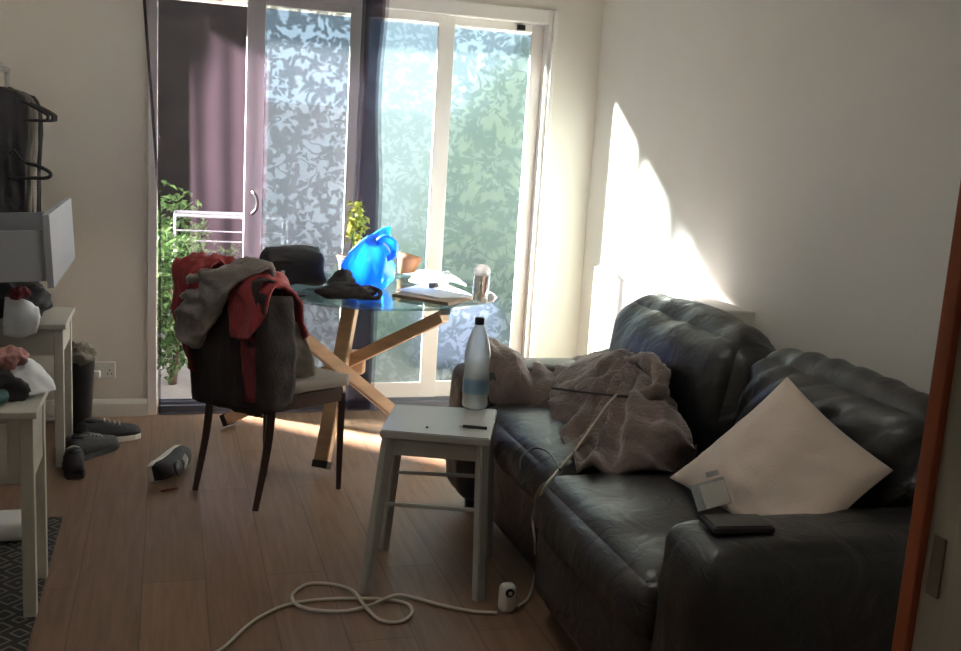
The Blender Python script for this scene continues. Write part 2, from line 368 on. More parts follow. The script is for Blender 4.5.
def sheet(net, nu=10, nv=10, disp=None, thick=.006, bm=None, wrapv=False):
    """cloth surface through a net of points (rows of columns), folded by disp(u,v,p) and given thickness"""
    if bm is None: bm = bmesh.new()
    rows = [catmull(r, nu) for r in net]; cols = list(zip(*rows)); g = [catmull(c, nv) for c in cols]
    U, W = len(g), len(g[0])
    P = [[g[i][j].copy() for j in range(W)] for i in range(U)]
    def nrm(i, j):
        a = g[min(i + 1, U - 1)][j] - g[max(i - 1, 0)][j]; b = g[i][min(j + 1, W - 1)] - g[i][max(j - 1, 0)]
        n = a.cross(b); return n.normalized() if n.length > 1e-9 else Vector((0, 0, 1))
    top, bot = [], []
    for i in range(U):
        rt, rb = [], []
        for j in range(W):
            n = nrm(i, j); p = g[i][j] + (n * disp(i / (U - 1), j / (W - 1), g[i][j]) if disp else Vector())
            rt.append(bm.verts.new(p + n * thick / 2)); rb.append(bm.verts.new(p - n * thick / 2))
        top.append(rt); bot.append(rb)
    for i in range(U - 1):
        for j in range(W - 1):
            bm.faces.new((top[i][j], top[i + 1][j], top[i + 1][j + 1], top[i][j + 1]))
            bm.faces.new((bot[i][j], bot[i][j + 1], bot[i + 1][j + 1], bot[i + 1][j]))
    for i in range(U - 1):
        for j in (0, W - 1): bm.faces.new((top[i][j], top[i + 1][j], bot[i + 1][j], bot[i][j]))
    for j in range(W - 1):
        for i in (0, U - 1): bm.faces.new((top[i][j], top[i][j + 1], bot[i][j + 1], bot[i][j]))
    return bm

def folds(amp, s, seed=0, stretch=(1, 1, 1)):
    st = Vector(stretch)
    return lambda u, v, p: amp * (ridged(Vector((p.x * st.x, p.y * st.y, p.z * st.z)), s, seed) - .5)

def blob(c, size, amp=.02, s=8, seed=0, flat=None, bm=None, rot=None, sub=4):
    """crumpled soft heap"""
    own = bmesh.new(); bmesh.ops.create_icosphere(own, subdivisions=sub, radius=1)
    c = Vector(c)
    for v in own.verts:
        n = v.co.normalized(); q = Vector((n.x * size[0] / 2, n.y * size[1] / 2, n.z * size[2] / 2))
        q += n * amp * (ridged(q + Vector((seed, 0, 0)), s, seed) - .45) * 2
        if rot: q = rot @ q
        q += c
        if flat is not None and q.z < flat: q.z = flat
        v.co = q
    if bm is None: return own
    me = bpy.data.meshes.new('t'); own.to_mesh(me); own.free(); bm.from_mesh(me); bpy.data.meshes.remove(me); return bm

def rumple(bm, amp, s, seed=0):
    bm.normal_update()
    for v in bm.verts: v.co += v.normal * amp * (ridged(v.co, s, seed) - .5) * 2
    return bm

def RZ(a): return Matrix.Rotation(a, 3, 'Z')

# ------------------------------------------------------------------ the room shell
WY = 5.0; XR = 2.15; XL = -1.5; ZC = 2.45; YN = 1.0
struct('floor', B((XL - .2, XR + .2, -1.6, WY + .25, -.12, 0)), 'floor')
struct('ceiling', B((XL - .2, XR + .2, -1.6, WY + .25, ZC, ZC + .12)), 'ceil')
struct('wall_right', B((XR, XR + .2, -1.6, WY + .25, 0, ZC)), 'wallr')
struct('wall_left', B((XL - .2, XL, -1.6, WY + .25, 0, ZC)), 'wall')
struct('wall_back', B((XL, -.5, WY, WY + .25, 0, ZC), (-.5, -.10, WY, WY + .05, 0, ZC), (1.90, XR, WY, WY + .25, 0, ZC), (-.10, 1.90, WY, WY + .25, 2.10, ZC),
                      (-.10, 1.90, WY + .14, WY + .25, 2.0, 2.10)), 'wall')
struct('wall_front', B((.95, XR, YN - .12, YN, 0, ZC), (XL, -.38, YN - .12, YN, 0, ZC), (-.38, .95, YN - .12, YN, 2.1, ZC)), 'wall')
struct('wall_hall', B((XL, XR, -1.6, -1.45, 0, ZC)), 'hall')
def skirt(x0, x1):
    bm = bmesh.new()
    prof = [(0, 0), (-.018, 0), (-.018, .062), (-.012, .075), (-.006, .082), (0, .085)]
    a = [bm.verts.new((x0, WY + p, z)) for p, z in prof]; b = [bm.verts.new((x1, WY + p, z)) for p, z in prof]
    bm.faces.new(a); bm.faces.new(b[::-1])
    for i in range(len(prof)): bm.faces.new((a[i], a[(i + 1) % 6], b[(i + 1) % 6], b[i]))
    return bm
struct('baseboard_back', skirt(XL, -.10), 'trim')
struct('baseboard_right', B((XR - .018, XR, YN, WY, 0, .085), bev=.004), 'trim')
# doorway the photograph is taken through: orange edge, cream jamb with strike plate
struct('trim_1', B((.925, .952, YN - .012, YN + .012, 0, 2.1), bev=.002), 'orange')
j = struct('door_3', B((.935, .949, YN - .13, YN - .012, 0, 2.1), (.925, .949, YN - .10, YN - .066, 0, 2.1), bev=.002), 'cream')
link('strike_plate', B((.9325, .9355, YN - .045, YN - .024, .885, .965), bev=.001), 'brass', j)

# sliding patio door: outer frame, threshold, three leaves
fr = struct('door_1', B((-.10, -.055, WY - .01, WY + .05, 0, 2.10), (1.85, 1.90, WY - .01, WY + .13, 0, 2.10), (-.045, 1.85, WY - .01, WY + .13, 2.03, 2.10),
                        (1.868, 1.888, WY - .03, WY - .01, 0, 2.10), bev=.004), 'upvc')
link('threshold', B((-.045, 1.85, WY - .005, WY + .13, 0, .045), (-.045, 1.85, WY + .02, WY + .028, .045, .062), (-.045, 1.85, WY + .07, WY + .078, .045, .062), bev=.002), 'airer', fr)
def leaf(name, x0, x1, y, sl, sr, film, zb=.055, bot=.085, top=2.03, tr=.04):
    t = .022
    f = struct(name, B((x0, x0 + sl, y, y + t, zb, top), (x1 - sr, x1, y, y + t, zb, top), (x0 + sl, x1 - sr, y, y + t, zb, zb + bot), (x0 + sl, x1 - sr, y, y + t, top - tr, top), bev=.004), 'upvc')
    link('glass_pane', B((x0 + sl, x1 - sr, y + t / 2 - .004, y + t / 2 - .0005, zb + bot, top - tr)), glass_plain, f)
    bm = bmesh.new(); vs = [bm.verts.new(p) for p in ((x0 + sl, y + t / 2 + .002, zb + bot), (x1 - sr, y + t / 2 + .002, zb + bot), (x1 - sr, y + t / 2 + .002, top - tr), (x0 + sl, y + t / 2 + .002, top - tr))]
    bm.faces.new(vs); g = link('floral_film', bm, M[film], f, recalc=False)
    return f
glass_plain = glass_mat('window_glass', (.93, .97, .96), .0, .35, fres=.2)
la = leaf('door_2', .345, .925, WY + .004, .085, .09, 'filmA')
bm = tube([(.385, WY + .004, 1.115), (.385, WY - .03, 1.11), (.40, WY - .05, 1.09), (.405, WY - .055, 1.06), (.40, WY - .05, 1.03), (.385, WY - .03, 1.01), (.385, WY + .004, 1.005)], .008)
link('door_handle', bm, 'blackp', la, True)
link('handle_mount', B((.372, .398, WY - .012, WY + .003, 1.10, 1.125), (.372, .398, WY - .012, WY + .003, .995, 1.02), bev=.004), 'whitep', la)
leaf('window_1', .88, 1.365, WY + .030, .05, .085, 'filmB')
leaf('window_2', 1.315, 1.85, WY + .056, .05, .065, 'filmC')
link('catch', B((1.70, 1.74, WY + .036, WY + .056, 1.995, 2.02), bev=.002), 'blackp', bpy.data.objects['window_2'])

# wall socket
so = thing('wall_socket', (-.30, WY, .19), 'white double wall socket low on the far wall by the patio door', 'socket')
link('faceplate', B((-.36, -.245, WY - .010, WY, .188, .270), bev=.003), 'whitep', so)
link('rocker_switch', B((-.318, -.310, WY - .013, WY - .010, .240, .254), (-.296, -.288, WY - .013, WY - .010, .240, .254)), 'trim', so)
link('socket_hole', B(*[(x, x + .005, WY - .0115, WY - .0098, z, z + .008) for x0 in (-.282,) for x, z in ((x0 + .008, .226), (x0, .208), (x0 + .017, .208))]), 'blackp', so)
link('plug', B((-.343, -.312, WY - .045, WY - .0115, .198, .232), bev=.006), 'whitep', so)

# ------------------------------------------------------------------ outside
struct('floor_patio', B((-9, 9, WY + .25, 16, -.14, -.06)), 'slab')
def brick_wall(name, box, label, m='brickd'):
    o = link(name, B(box), m); tag(o, label, 'wall'); return o
bm = bmesh.new(); yz = [(5.27, -.06), (5.52, -.06), (5.52, .5), (5.36, 1.35), (5.39, 1.9), (5.47, 2.18), (5.47, 2.7), (5.27, 2.7)]  # unseen screen, added; its outline shapes the shadow edge on the curtain
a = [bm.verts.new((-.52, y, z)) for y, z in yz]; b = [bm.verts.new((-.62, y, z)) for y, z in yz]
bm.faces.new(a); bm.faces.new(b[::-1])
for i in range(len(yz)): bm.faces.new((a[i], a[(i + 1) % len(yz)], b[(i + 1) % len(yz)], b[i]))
tag(link('shadow_screen', bm, 'brickd'), 'added unseen screen outside left of the patio door, shaped to shade the curtain', 'wall')
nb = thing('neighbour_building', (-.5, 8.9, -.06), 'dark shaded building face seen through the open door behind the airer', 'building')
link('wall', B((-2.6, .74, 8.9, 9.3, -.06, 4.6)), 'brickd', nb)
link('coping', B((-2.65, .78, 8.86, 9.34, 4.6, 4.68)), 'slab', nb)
nb2 = thing('shade_block', (-7, 12.5, -.06), 'tall unseen block added beyond the garden to keep it in shade', 'building')  # added out of view to block the sun from the garden
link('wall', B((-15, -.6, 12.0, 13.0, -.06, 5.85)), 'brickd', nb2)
tag(link('garden_wall', B((.80, 9, 10.5, 10.7, -.06, 1.62), (.78, 9.02, 10.47, 10.73, 1.62, 1.68)), 'fence'), 'pale garden wall at the end of the garden behind the bushes', 'wall')
# shrubs: foliage of real little leaves
def leaves(bm, c, size, n, ls, seed, shell=.5):
    rnd = random.Random(seed)
    for k in range(n):
        while True:
            p = Vector((rnd.uniform(-1, 1), rnd.uniform(-1, 1), rnd.uniform(-1, 1)))
            if shell < p.length < 1: break
        p = Vector((p.x * size[0] / 2, p.y * size[1] / 2, p.z * size[2] / 2)) * (1 + .25 * noise.noise(p * 2.3)) + Vector(c)
        rot = Matrix.Rotation(rnd.uniform(0, 6.28), 3, 'Z') @ Matrix.Rotation(rnd.uniform(-1.2, 1.2), 3, 'X') @ Matrix.Rotation(rnd.uniform(-.6, .6), 3, 'Y')
        l = ls * rnd.uniform(.6, 1.3); w = l * .32
        q = [rot @ Vector(v) for v in ((0, 0, 0), (w, l * .45, .01), (0, l, -.01), (-w, l * .45, .01))]
        bm.faces.new([bm.verts.new(p + v) for v in q])
def shrub(loc, size, n, ls, seed, m, label, stem=True):
    t = thing('shrub', (loc[0], loc[1], -.06), label, 'shrub', 'garden shrubs beyond the patio door')
    bm = bmesh.new(); leaves(bm, (loc[0], loc[1], size[2] / 2), size, n, ls, seed); link('foliage', bm, m, t, recalc=False)
    link('stem', tube([(loc[0], loc[1], -.06), (loc[0] + .03, loc[1], size[2] * .25), (loc[0] - .02, loc[1] + .02, size[2] * .6)], [.025, .012], 6), 'bark', t, True)
shrub((.02, 5.85), (.34, .4, .85), 1100, .05, 3, 'leaf', 'low leafy green shrub just outside at the left of the open door')
shrub((.02, 6.8), (.55, .6, 1.0), 900, .06, 4, 'leaf', 'taller leafy shrub behind the clothes airer outside')
shrub((2.55, 7.9), (1.3, 1.0, 1.9), 2600, .10, 5, 'leafp', 'pale green garden bush behind the rightmost patio pane')
shrub((1.45, 7.0), (.7, .6, .7), 1400, .08, 6, 'leaf', 'low green bush behind the middle patio pane')
shrub((3.4, 9.4), (1.6, 1.2, 2.5), 2200, .12, 8, 'leafp', 'large pale bush farthest back behind the rightmost patio pane')
shrub((.55, 7.6), (.6, .6, .55), 900, .07, 9, 'leaf', 'low plant at the right behind the clothes airer')
# clothes airer
ai = thing('clothes_airer', (.25, 6.3, -.06), 'white wire clothes airer standing outside the open door', 'clothes airer')
ax0, ax1, ay0, ay1, at_ = .03, .68, 6.12, 6.42, .885
link('frame', tube([(ax0, ay0, at_), (ax1, ay0, at_)], .008, 8), 'airer', ai, True); link('frame', tube([(ax0, ay1, at_), (ax1, ay1, at_)], .008, 8), 'airer', ai, True)
for k in range(2):
    y = ay0 + (k + 1) * (ay1 - ay0) / 3; link('drying_rail', tube([(ax0, y, at_), (ax1, y, at_)], .004, 6), 'airer', ai, True)
for x in (ax0, ax1):
    link('side_bar', tube([(x, ay0, at_), (x, ay1, at_)], .007, 8), 'airer', ai, True)
    for y in (ay0, ay1): link('leg', tube([(x, y, at_), (x, y, -.06)], .008, 8), 'airer', ai, True)
for z in (.80, .74, .62, .50, .36): link('lower_rail', tube([(ax0, ay0, z), (ax1, ay0, z)], .005, 6), 'airer', ai, True)
o = link('peg_bag', rbox((.27, 6.07, .53), (.10, .05, .06), .03, 6, wob=.02, ws=12), 'pegblue', None, True); tag(o, 'bright blue peg bag hanging on the clothes airer', 'bag')
o = link('garden_chair_cover', rumple(rbox((1.80, 6.3, .17), (.55, .4, .46), .12, 14, puff=(0, 0, .05)), .02, 5, 3), 'lav', None, True); tag(o, 'lavender-blue covered heap outside behind the table end', 'cover')

# ------------------------------------------------------------------ sheer curtain
rail = tag(link('curtain_rail', tube([(-.3, 4.92, 2.3), (1.15, 4.92, 2.3)], .012, 8), 'steel', None, True), 'metal curtain rail above the patio door', 'curtain rail')
for x_ in (-.28, 1.10): link('rail_bracket', B((x_, x_ + .02, 4.92, WY, 2.29, 2.31)), 'steel', rail)
bm = bmesh.new(); NZ = 36; cols = []
def cpath(z):
    xl = -.125 + .075 * max(0, min(1, (2.0 - z) / 1.0)); w = max(0, min(1, (2.0 - z) / 1.2))
    pts = [(xl, 4.935), (xl + .014, 4.93), (xl + .002, 4.925), (xl + .016, 4.92)]
    n = 46; xe = .865 - .03 * w
    for k in range(n + 1):
        u = k / n; pts.append((xl + .03 + (xe - xl - .03) * u, 4.928 + .014 * math.sin(u * 46 + .6 * math.sin(z * 2)) * (.5 + .5 * noise.noise(Vector((u * 5, z * .6, 0))) + .3)))
    c0 = .868 - .012 * w; wd = .105 - .02 * math.sin(max(0, min(1, (2 - z) / .8)) * PI) + .02 * w
    for i in range(5):
        a, b = (c0, c0 + wd) if i % 2 == 0 else (c0 + wd, c0)
        for k in range(1, 9):
            u = k / 8; pts.append((a + (b - a) * u + .006 * i, 4.935 - .010 * i + .006 * math.sin(u * 9 + i * 2 + z)))
    return pts
for kz in range(NZ + 1):
    z = .03 + (2.3 - .03) * kz / NZ; cols.append([bm.verts.new((x, y, z)) for x, y in cpath(z)])
for a, b in zip(cols, cols[1:]):
    for i in range(len(a) - 1): bm.faces.new((a[i], a[i + 1], b[i + 1], b[i]))
tag(link('sheer_curtain', bm, 'sheer', None, True, recalc=False), 'black sheer curtain hanging over the left of the patio door', 'curtain')

# ------------------------------------------------------------------ radiator cover / boxed ledge behind sofa
rc = thing('radiator', (2.05, 3.85, 0), 'white radiator against the right wall behind the sofa', 'radiator')
link('panel', B((1.99, 2.005, 3.24, 4.45, .14, .84), (2.08, 2.095, 3.24, 4.45, .14, .84), bev=.004), 'trim', rc)
link('top_grille', B((1.98, 2.10, 3.23, 4.46, .84, .858), bev=.004), 'trim', rc)
link('end_panel', B((1.98, 2.10, 3.225, 3.24, .14, .855), bev=.003), 'trim', rc)
link('end_panel', B((1.98, 2.10, 4.45, 4.465, .14, .855), bev=.003), 'trim', rc)
link('fins', B(*[(2.0, 2.08, 3.27 + k * .04, 3.274 + k * .04, .18, .82) for k in range(29)]), 'trim', rc)
for y_ in (3.4, 4.2): link('wall_bracket', B((2.095, 2.149, y_, y_ + .04, .3, .7)), 'steel', rc)
for y_ in (3.27, 4.43): link('pipe', tube([(2.05, y_, .16), (2.05, y_, .0)], .0075, 8), 'steel', rc, True)

# ------------------------------------------------------------------ sofa
sf = thing('sofa', (1.5, 2.7, 0), 'black leather two-seater sofa along the right wall', 'sofa')
def wr(seed, amp, s, st=(1, 1, 1), top=0):
    def f(p, q):
        v = Vector((q.x * st[0], q.y * st[1], q.z * st[2]))
        r = noise.noise(v * s + Vector((seed, 3, 1))) ; r2 = noise.noise(v * s * 2.3 + Vector((seed, 8, 1)))
        return amp * ((1 - abs(r) * 2.6) * .7 + (1 - abs(r2) * 2.6) * .35 - .45)
    return f
link('base', rbox((1.53, 2.68, .215), (.80, 1.72, .31), .04, 14, wob=.008), 'leather', sf, True)
for x in (1.14, 1.86):
    for y in (1.80, 3.58): link('leg', lathe([(.022, 0), (.028, .07)], (x, y, 0), 12), 'blackp', sf, True)
def crease(p, q):
    # creases running slantwise down the front face, dying out towards the top edge
    a = q.y * .8 + q.z * .75
    w_ = .5 + .5 * noise.noise(Vector((q.y * 3, q.z * 3, 4)))
    return (.016 * math.sin(a * 62 + 5 * noise.noise(q * 4)) * w_ + .006 * math.sin(a * 140 + 9 * noise.noise(q * 3)) * w_) * (1 - .6 * abs(p[2]) ** 4)
# arms: padded slab with a soft rolled top
for (yc, zc_, hh, sd) in ((3.555, .325, .51, 3.1), (1.785, .345, .55, 5.7)):
    bm = rbox((1.50, yc, zc_), (.90, .25, hh), .06, 18, puff=(.012, .012, .018), wrinkle=wr(sd, .006, 6))
    link('armrest', bm, 'leather', sf, True)
link('backrest_frame', rbox((1.87, 2.67, .44), (.19, 1.60, .74), .07, 16, wob=.01), 'leather', sf, True)
# seat cushions
link('seat_cushion', rbox((1.40, 3.035, .39), (.64, .80, .17), .07, 24, puff=(.02, 0, .028), wrinkle=wr(1.5, .009, 5, (1, 1.2, 1))), 'leather', sf, True)
link('seat_cushion', rbox((1.375, 2.27, .378), (.70, .76, .19), .075, 24, puff=(.02, 0, .032), wrinkle=wr(9.5, .010, 5, (.6, 1.4, 1))), 'leather', sf, True)
# seat fronts roll down over the base
link('seat_front', rbox((1.105, 2.27, .245), (.11, .755, .33), .05, 16, puff=(.02, 0, 0), wrinkle=wr(4.5, .006, 6)), 'leather', sf, True)
link('seat_front', rbox((1.145, 3.035, .24), (.08, .78, .32), .045, 16, puff=(.018, 0, 0), wrinkle=wr(2.5, .006, 6)), 'leather', sf, True)
# back cushions lean back, overstuffed with wrinkles
rb_ = Matrix.Rotation(math.radians(10), 3, 'Y')
link('back_cushion', rbox((1.76, 3.10, .655), (.25, .90, .44), .12, 34, puff=(.055, .02, .03), rot=rb_, wrinkle=wr(6.3, .010, 3.4, (1, 1.6, .8))), 'leather', sf, True)
link('back_cushion', rbox((1.775, 2.25, .64), (.21, .80, .42), .10, 44, puff=(.05, .02, .03), rot=rb_, wrinkle=crease), 'leather', sf, True)

# cushion: a square pillow leaning as a diamond
cu_top, cu_l, cu_r = Vector((1.60, 2.27, .845)), at(670, 478, z=.515), at(893, 470, x=1.655)
cu_b = at(800, 566, x=1.33)
bm = bmesh.new(); n = 26; fr_, bk_ = [], []
cen = (cu_top + cu_l + cu_r + cu_b) / 4; nn = (cu_l - cu_top).cross(cu_r - cu_top).normalized()
if nn.x > 0: nn = -nn
for i in range(n + 1):
    a, b = [], []
    for k in range(n + 1):
        u, v = i / n, k / n
        # corners: (0,0)=top (1,0)=left (0,1)=right (1,1)=bottom ; edges pull in between the corners
        p = cu_top * (1 - u) * (1 - v) + cu_l * u * (1 - v) + cu_r * (1 - u) * v + cu_b * u * v
        su, sv = math.sin(u * PI), math.sin(v * PI)
        pull = (cen - p) * .07 * (su * (1 - sv) + sv * (1 - su)); p = p + pull
        h_ = (max(0, su * sv) ** .55) * .085
        wv = .022 * (ridged(p, 6, 2.2) - .5) * min(1, su * sv * 4)
        a.append(bm.verts.new(p + nn * (h_ + wv + .003))); b.append(bm.verts.new(p - nn * (h_ * .55 + .003)))
    fr_.append(a); bk_.append(b)
for i in range(n):
    for k in range(n):
        bm.faces.new((fr_[i][k], fr_[i + 1][k], fr_[i + 1][k + 1], fr_[i][k + 1])); bm.faces.new((bk_[i][k], bk_[i][k + 1], bk_[i + 1][k + 1], bk_[i + 1][k]))
for i in range(n):
    for k in (0, n):
        bm.faces.new((fr_[i][k], fr_[i + 1][k], bk_[i + 1][k], bk_[i][k])); bm.faces.new((fr_[k][i], fr_[k][i + 1], bk_[k][i + 1], bk_[k][i]))
tag(link('cushion', bm, 'cushion', None, True), 'cream square cushion leaning cornerwise on the sofa', 'cushion')

# packet in clear sleeve on the cushion, dark tablet on near arm
def tilted(name, c, ux, uy, size, m, parent=None, bev=.001):
    ux = Vector(ux).normalized(); uz = ux.cross(Vector(uy)).normalized(); uy = uz.cross(ux)
    bm = B((-size[0] / 2, size[0] / 2, -size[1] / 2, size[1] / 2, -size[2] / 2, size[2] / 2), bev=bev)
    mt = Matrix((ux, uy, uz)).transposed().to_4x4(); mt.translation = Vector(c)
    bmesh.ops.transform(bm, matrix=mt, verts=bm.verts); return link(name, bm, m, parent)
pc = at(713, 494, x=1.20)
ux = at(727, 486, z=.55) - at(704, 492, z=.53); uy = at(712, 482, z=.56) - at(712, 505, z=.505)
pk = thing('packet', pc, 'small white card packet lying against the front of the cream cushion', 'packet')
tilted('sleeve', pc + Vector((-.006, 0, 0)), ux, uy, (.080, .062, .008), 'clear', pk)
tc2 = (Vector((0, 0, H_CAM)) - pc).normalized()
tilted('card', pc + tc2 * .010 + Vector((.004, -.003, 0)), ux, uy, (.058, .055, .006), 'whitep', pk)
tilted('clip', pc + Vector((.004, .02, .042)), ux, uy, (.03, .012, .008), 'steel', pk)
tc_ = at(737, 524, z=.640)
tb = thing('tablet', tuple(tc_), 'dark tablet lying flat on the near arm of the sofa', 'tablet')
tilted('case', tuple(tc_), (1, -.12, 0), (.12, 1, 0), (.14, .08, .012), 'black', tb, .003)
tilted('screen', tuple(tc_ + Vector((0, 0, .008))), (1, -.12, 0), (.12, 1, 0), (.128, .07, .002), 'blackp', tb)

# brown robe: one part over the far arm, the rest heaped on the seat
rt = thing('fleece_robe', (1.45, 3.2, .48), 'brown fleece dressing gown heaped on the sofa seat and far arm', 'dressing gown')
net = [[at(484, 352, y=3.72), at(505, 351, y=3.70), at(535, 366, y=3.70), at(575, 366, y=3.68), at(612, 360, y=3.66)],
       [at(486, 344, y=3.62), at(510, 352, y=3.60), at(540, 362, y=3.60), at(576, 360, y=3.58), at(615, 353, y=3.56)],
       [at(488, 356, y=3.52), at(512, 366, y=3.48), at(545, 372, y=3.46), at(580, 370, y=3.42), at(625, 362, y=3.40)],
       [at(487, 383, y=3.44), at(514, 392, y=3.38), at(545, 396, y=3.32), at(580, 398, y=3.26), at(630, 385, y=3.22)],
       [at(492, 404, y=3.40), at(520, 411, y=3.34), at(552, 416, y=3.28), at(585, 425, y=3.20), at(635, 410, y=3.16)]]
link('sleeve', sheet(net, 12, 12, folds(.034, 5, 4, (1.6, .8, .8)), .02), 'robe', rt, True)
net = [[at(560, 380, x=1.40), at(590, 362, x=1.50), at(615, 352, x=1.57), at(645, 366, x=1.58), at(668, 392, x=1.58)],
       [at(553, 392, x=1.33), at(585, 374, x=1.43), at(612, 360, x=1.50), at(648, 378, x=1.52), at(678, 408, x=1.54)],
       [at(552, 415, x=1.27), at(585, 402, x=1.36), at(620, 392, x=1.42), at(660, 405, x=1.46), at(690, 430, x=1.51)],
       [at(560, 440, x=1.23), at(590, 438, x=1.28), at(628, 430, x=1.34), at(668, 436, x=1.41), at(697, 450, x=1.49)],
       [at(578, 465, z=.495), at(600, 470, z=.495), at(632, 472, z=.495), at(668, 470, z=.495), at(694, 466, z=.495)]]
def rf(u, v, p):
    # long soft folds falling from the gathered collar
    d = p - Vector((1.52, 3.05, .76)); a = math.atan2(d.z, d.x - d.y)
    return .020 * math.sin(a * 13 + 2 * noise.noise(p * 4)) * min(1, v * 1.8) + .026 * (ridged(Vector((p.x * 1.3, p.y, p.z)), 5, 1.3) - .5)
link('body', sheet(net, 14, 14, rf, .022), 'robe', rt, True)
link('collar', rumple(tube([at(612, 378, x=1.48), at(628, 366, x=1.52), at(648, 362, x=1.54), at(662, 378, x=1.52), at(655, 392, x=1.47), at(632, 398, x=1.43)], [.018, .030, .028, .022], 14), .012, 16, 2), 'robe', rt, True)
link('belt', tube([at(552, 388, x=1.31), at(575, 391, x=1.33), at(600, 394, x=1.36), at(632, 397, x=1.39)], .004, 8), 'black', rt, True)
link('filling', blob((1.48, 3.02, .56), (.26, .40, .24), .03, 7, 2, .475), 'robe', rt, True)

# dark cable loop on far seat
tag(link('cable_loop', tube([at(519, 470, z=.47), at(522, 456, z=.49), at(535, 448, z=.495), at(548, 452, z=.492), at(556, 462, z=.49), at(560, 470, z=.49)], .003, 6), 'blackp', None, True), 'thin black cable curling over the far seat cushion', 'cable')

# ------------------------------------------------------------------ side stool
st = thing('side_stool', (.84, 3.0, 0), 'small white square stool between the table and the sofa', 'stool')
TZ = .53
cA, cB, cC, cD = at(380, 430, z=TZ), at(490, 439, z=TZ), at(497, 409, z=TZ), at(395, 404, z=TZ)
cs = [cA, cB, cC, cD]; cm = sum(cs, Vector()) / 4
bm = bmesh.new(); lo = [bm.verts.new(p - Vector((0, 0, .026))) for p in cs]; hi = [bm.verts.new(p) for p in cs]
bm.faces.new(lo[::-1]); bm.faces.new(hi)
for i in range(4): bm.faces.new((lo[i], lo[(i + 1) % 4], hi[(i + 1) % 4], hi[i]))
bmesh.ops.bevel(bm, geom=list(bm.edges), offset=.004, segments=2, affect='EDGES'); link('seat', bm, 'stoolw', st)
ft = []
for p in cs:
    d = (p - cm); d.z = 0; top_ = cm + d * .86; top_.z = TZ - .026; foot = cm + d * (1.12 if p in (cA, cD) else .98); foot.z = .0; ft.append((top_, foot))
    link('leg', beam(foot, top_, .034, .030), 'stoolw', st)
for i in range(4):
    a, b = ft[i], ft[(i + 1) % 4]
    e = lambda q, s: q[0] + (q[1] - q[0]) * s
    link('apron', beam(e(a, .06), e(b, .06), .014, .05, .002), 'stoolw', st)
    if i in (0, 2): link('stretcher', beam(e(a, .42), e(b, .42), .012, .012, .002), 'stoolw', st)
# bottle
bx = at(472, 405, z=TZ); bx.y -= .03
bt = thing('water_bottle', (bx.x, bx.y, TZ), 'large clear plastic bottle standing on the white stool', 'bottle')
prof = [(.036, 0), (.043, .008), (.044, .02), (.042, .04), (.044, .05), (.044, .13), (.042, .14), (.044, .15), (.044, .19), (.038, .225), (.026, .262), (.015, .285), (.0135, .30)]
link('body', lathe(prof, (bx.x, bx.y, TZ), 28), 'clear', bt, True)
link('cap', lathe([(.016, .288), (.017, .29), (.017, .308), (.015, .312)], (bx.x, bx.y, TZ), 20), 'blackp', bt, True)
link('label', lathe([(.0447, .055), (.0447, .105)], (bx.x, bx.y, TZ), 28, close=False), 'label', bt, True)
p1, p2 = at(463, 426, z=TZ + .005), at(487, 428, z=TZ + .005)
pn = thing('pen', (p1 + p2) / 2, 'short dark pen lying on the white stool', 'pen')
link('barrel', tube([p1, p2], .0048, 8, smooth=1), 'blackp', pn, True); link('nib', tube([p1, p1 + (p1 - p2).normalized() * .012], [.004, .001], 8, smooth=1), 'steel', pn, True)
c0 = at(427, 428, z=TZ); tag(link('pebble', blob((c0.x, c0.y, TZ + .003), (.008, .008, .006), .0005, 30, 1, TZ, sub=2), 'blackp', None, True), 'tiny dark crumb near the front edge of the stool top', 'crumb')

# ------------------------------------------------------------------ floor cable and adaptor
ad_ = at(507, 613, z=0)
ex = thing('extension_adaptor', (ad_.x, ad_.y, 0), 'small white cable adaptor standing on the floor by the stool', 'adaptor')
link('body', rbox((ad_.x, ad_.y + .01, .047), (.052, .045, .094), .02, 10, rot=None), 'whitep', ex, True)
link('socket_face', lathe([(.014, 0), (.014, .004)], (ad_.x, ad_.y - .0115, .072), 20, mtx=Matrix.Rotation(PI / 2, 3, 'X')), 'blackp', ex)
link('rocker', B((ad_.x - .005, ad_.x + .005, ad_.y - .020, ad_.y - .0155, .067, .077)), 'whitep', ex)
zc = .006
pts = [(200, 660), (222, 649), (245, 628), (262, 616), (290, 604), (330, 599), (375, 599), (405, 603), (412, 613), (400, 622), (380, 620), (365, 610), (352, 594), (330, 584), (308, 584), (293, 594), (296, 606), (315, 612), (345, 613), (370, 607), (395, 599), (415, 598), (440, 605), (470, 611), (497, 613)]
W_ = [at(x, y, z=zc) for x, y in pts]
for i in (16, 17, 18, 19): W_[i].z = zc + .006
for i in (11, 12, 20): W_[i].z = zc + .012
fc = thing('floor_cable', (W_[5].x, W_[5].y, 0), 'pale cable looping in a figure of eight on the floor to the adaptor', 'cable')
link('cable', tube(W_, .0055, 8), 'cable', fc, True)
W2 = [at(518, 606, z=.02), at(528, 598, z=.006), at(535, 575, z=.03), at(535, 545, y=2.72), at(533, 515, y=2.74), at(545, 487, x=1.02), at(556, 473, x=1.10), at(575, 450, x=1.19), at(590, 430, x=1.26), at(605, 408, x=1.32), at(616, 395, x=1.37)]
tag(link('charger_cable', tube(W2, .0042, 8), 'cable', None, True), 'thin pale cable rising from the adaptor over the sofa seat', 'cable')

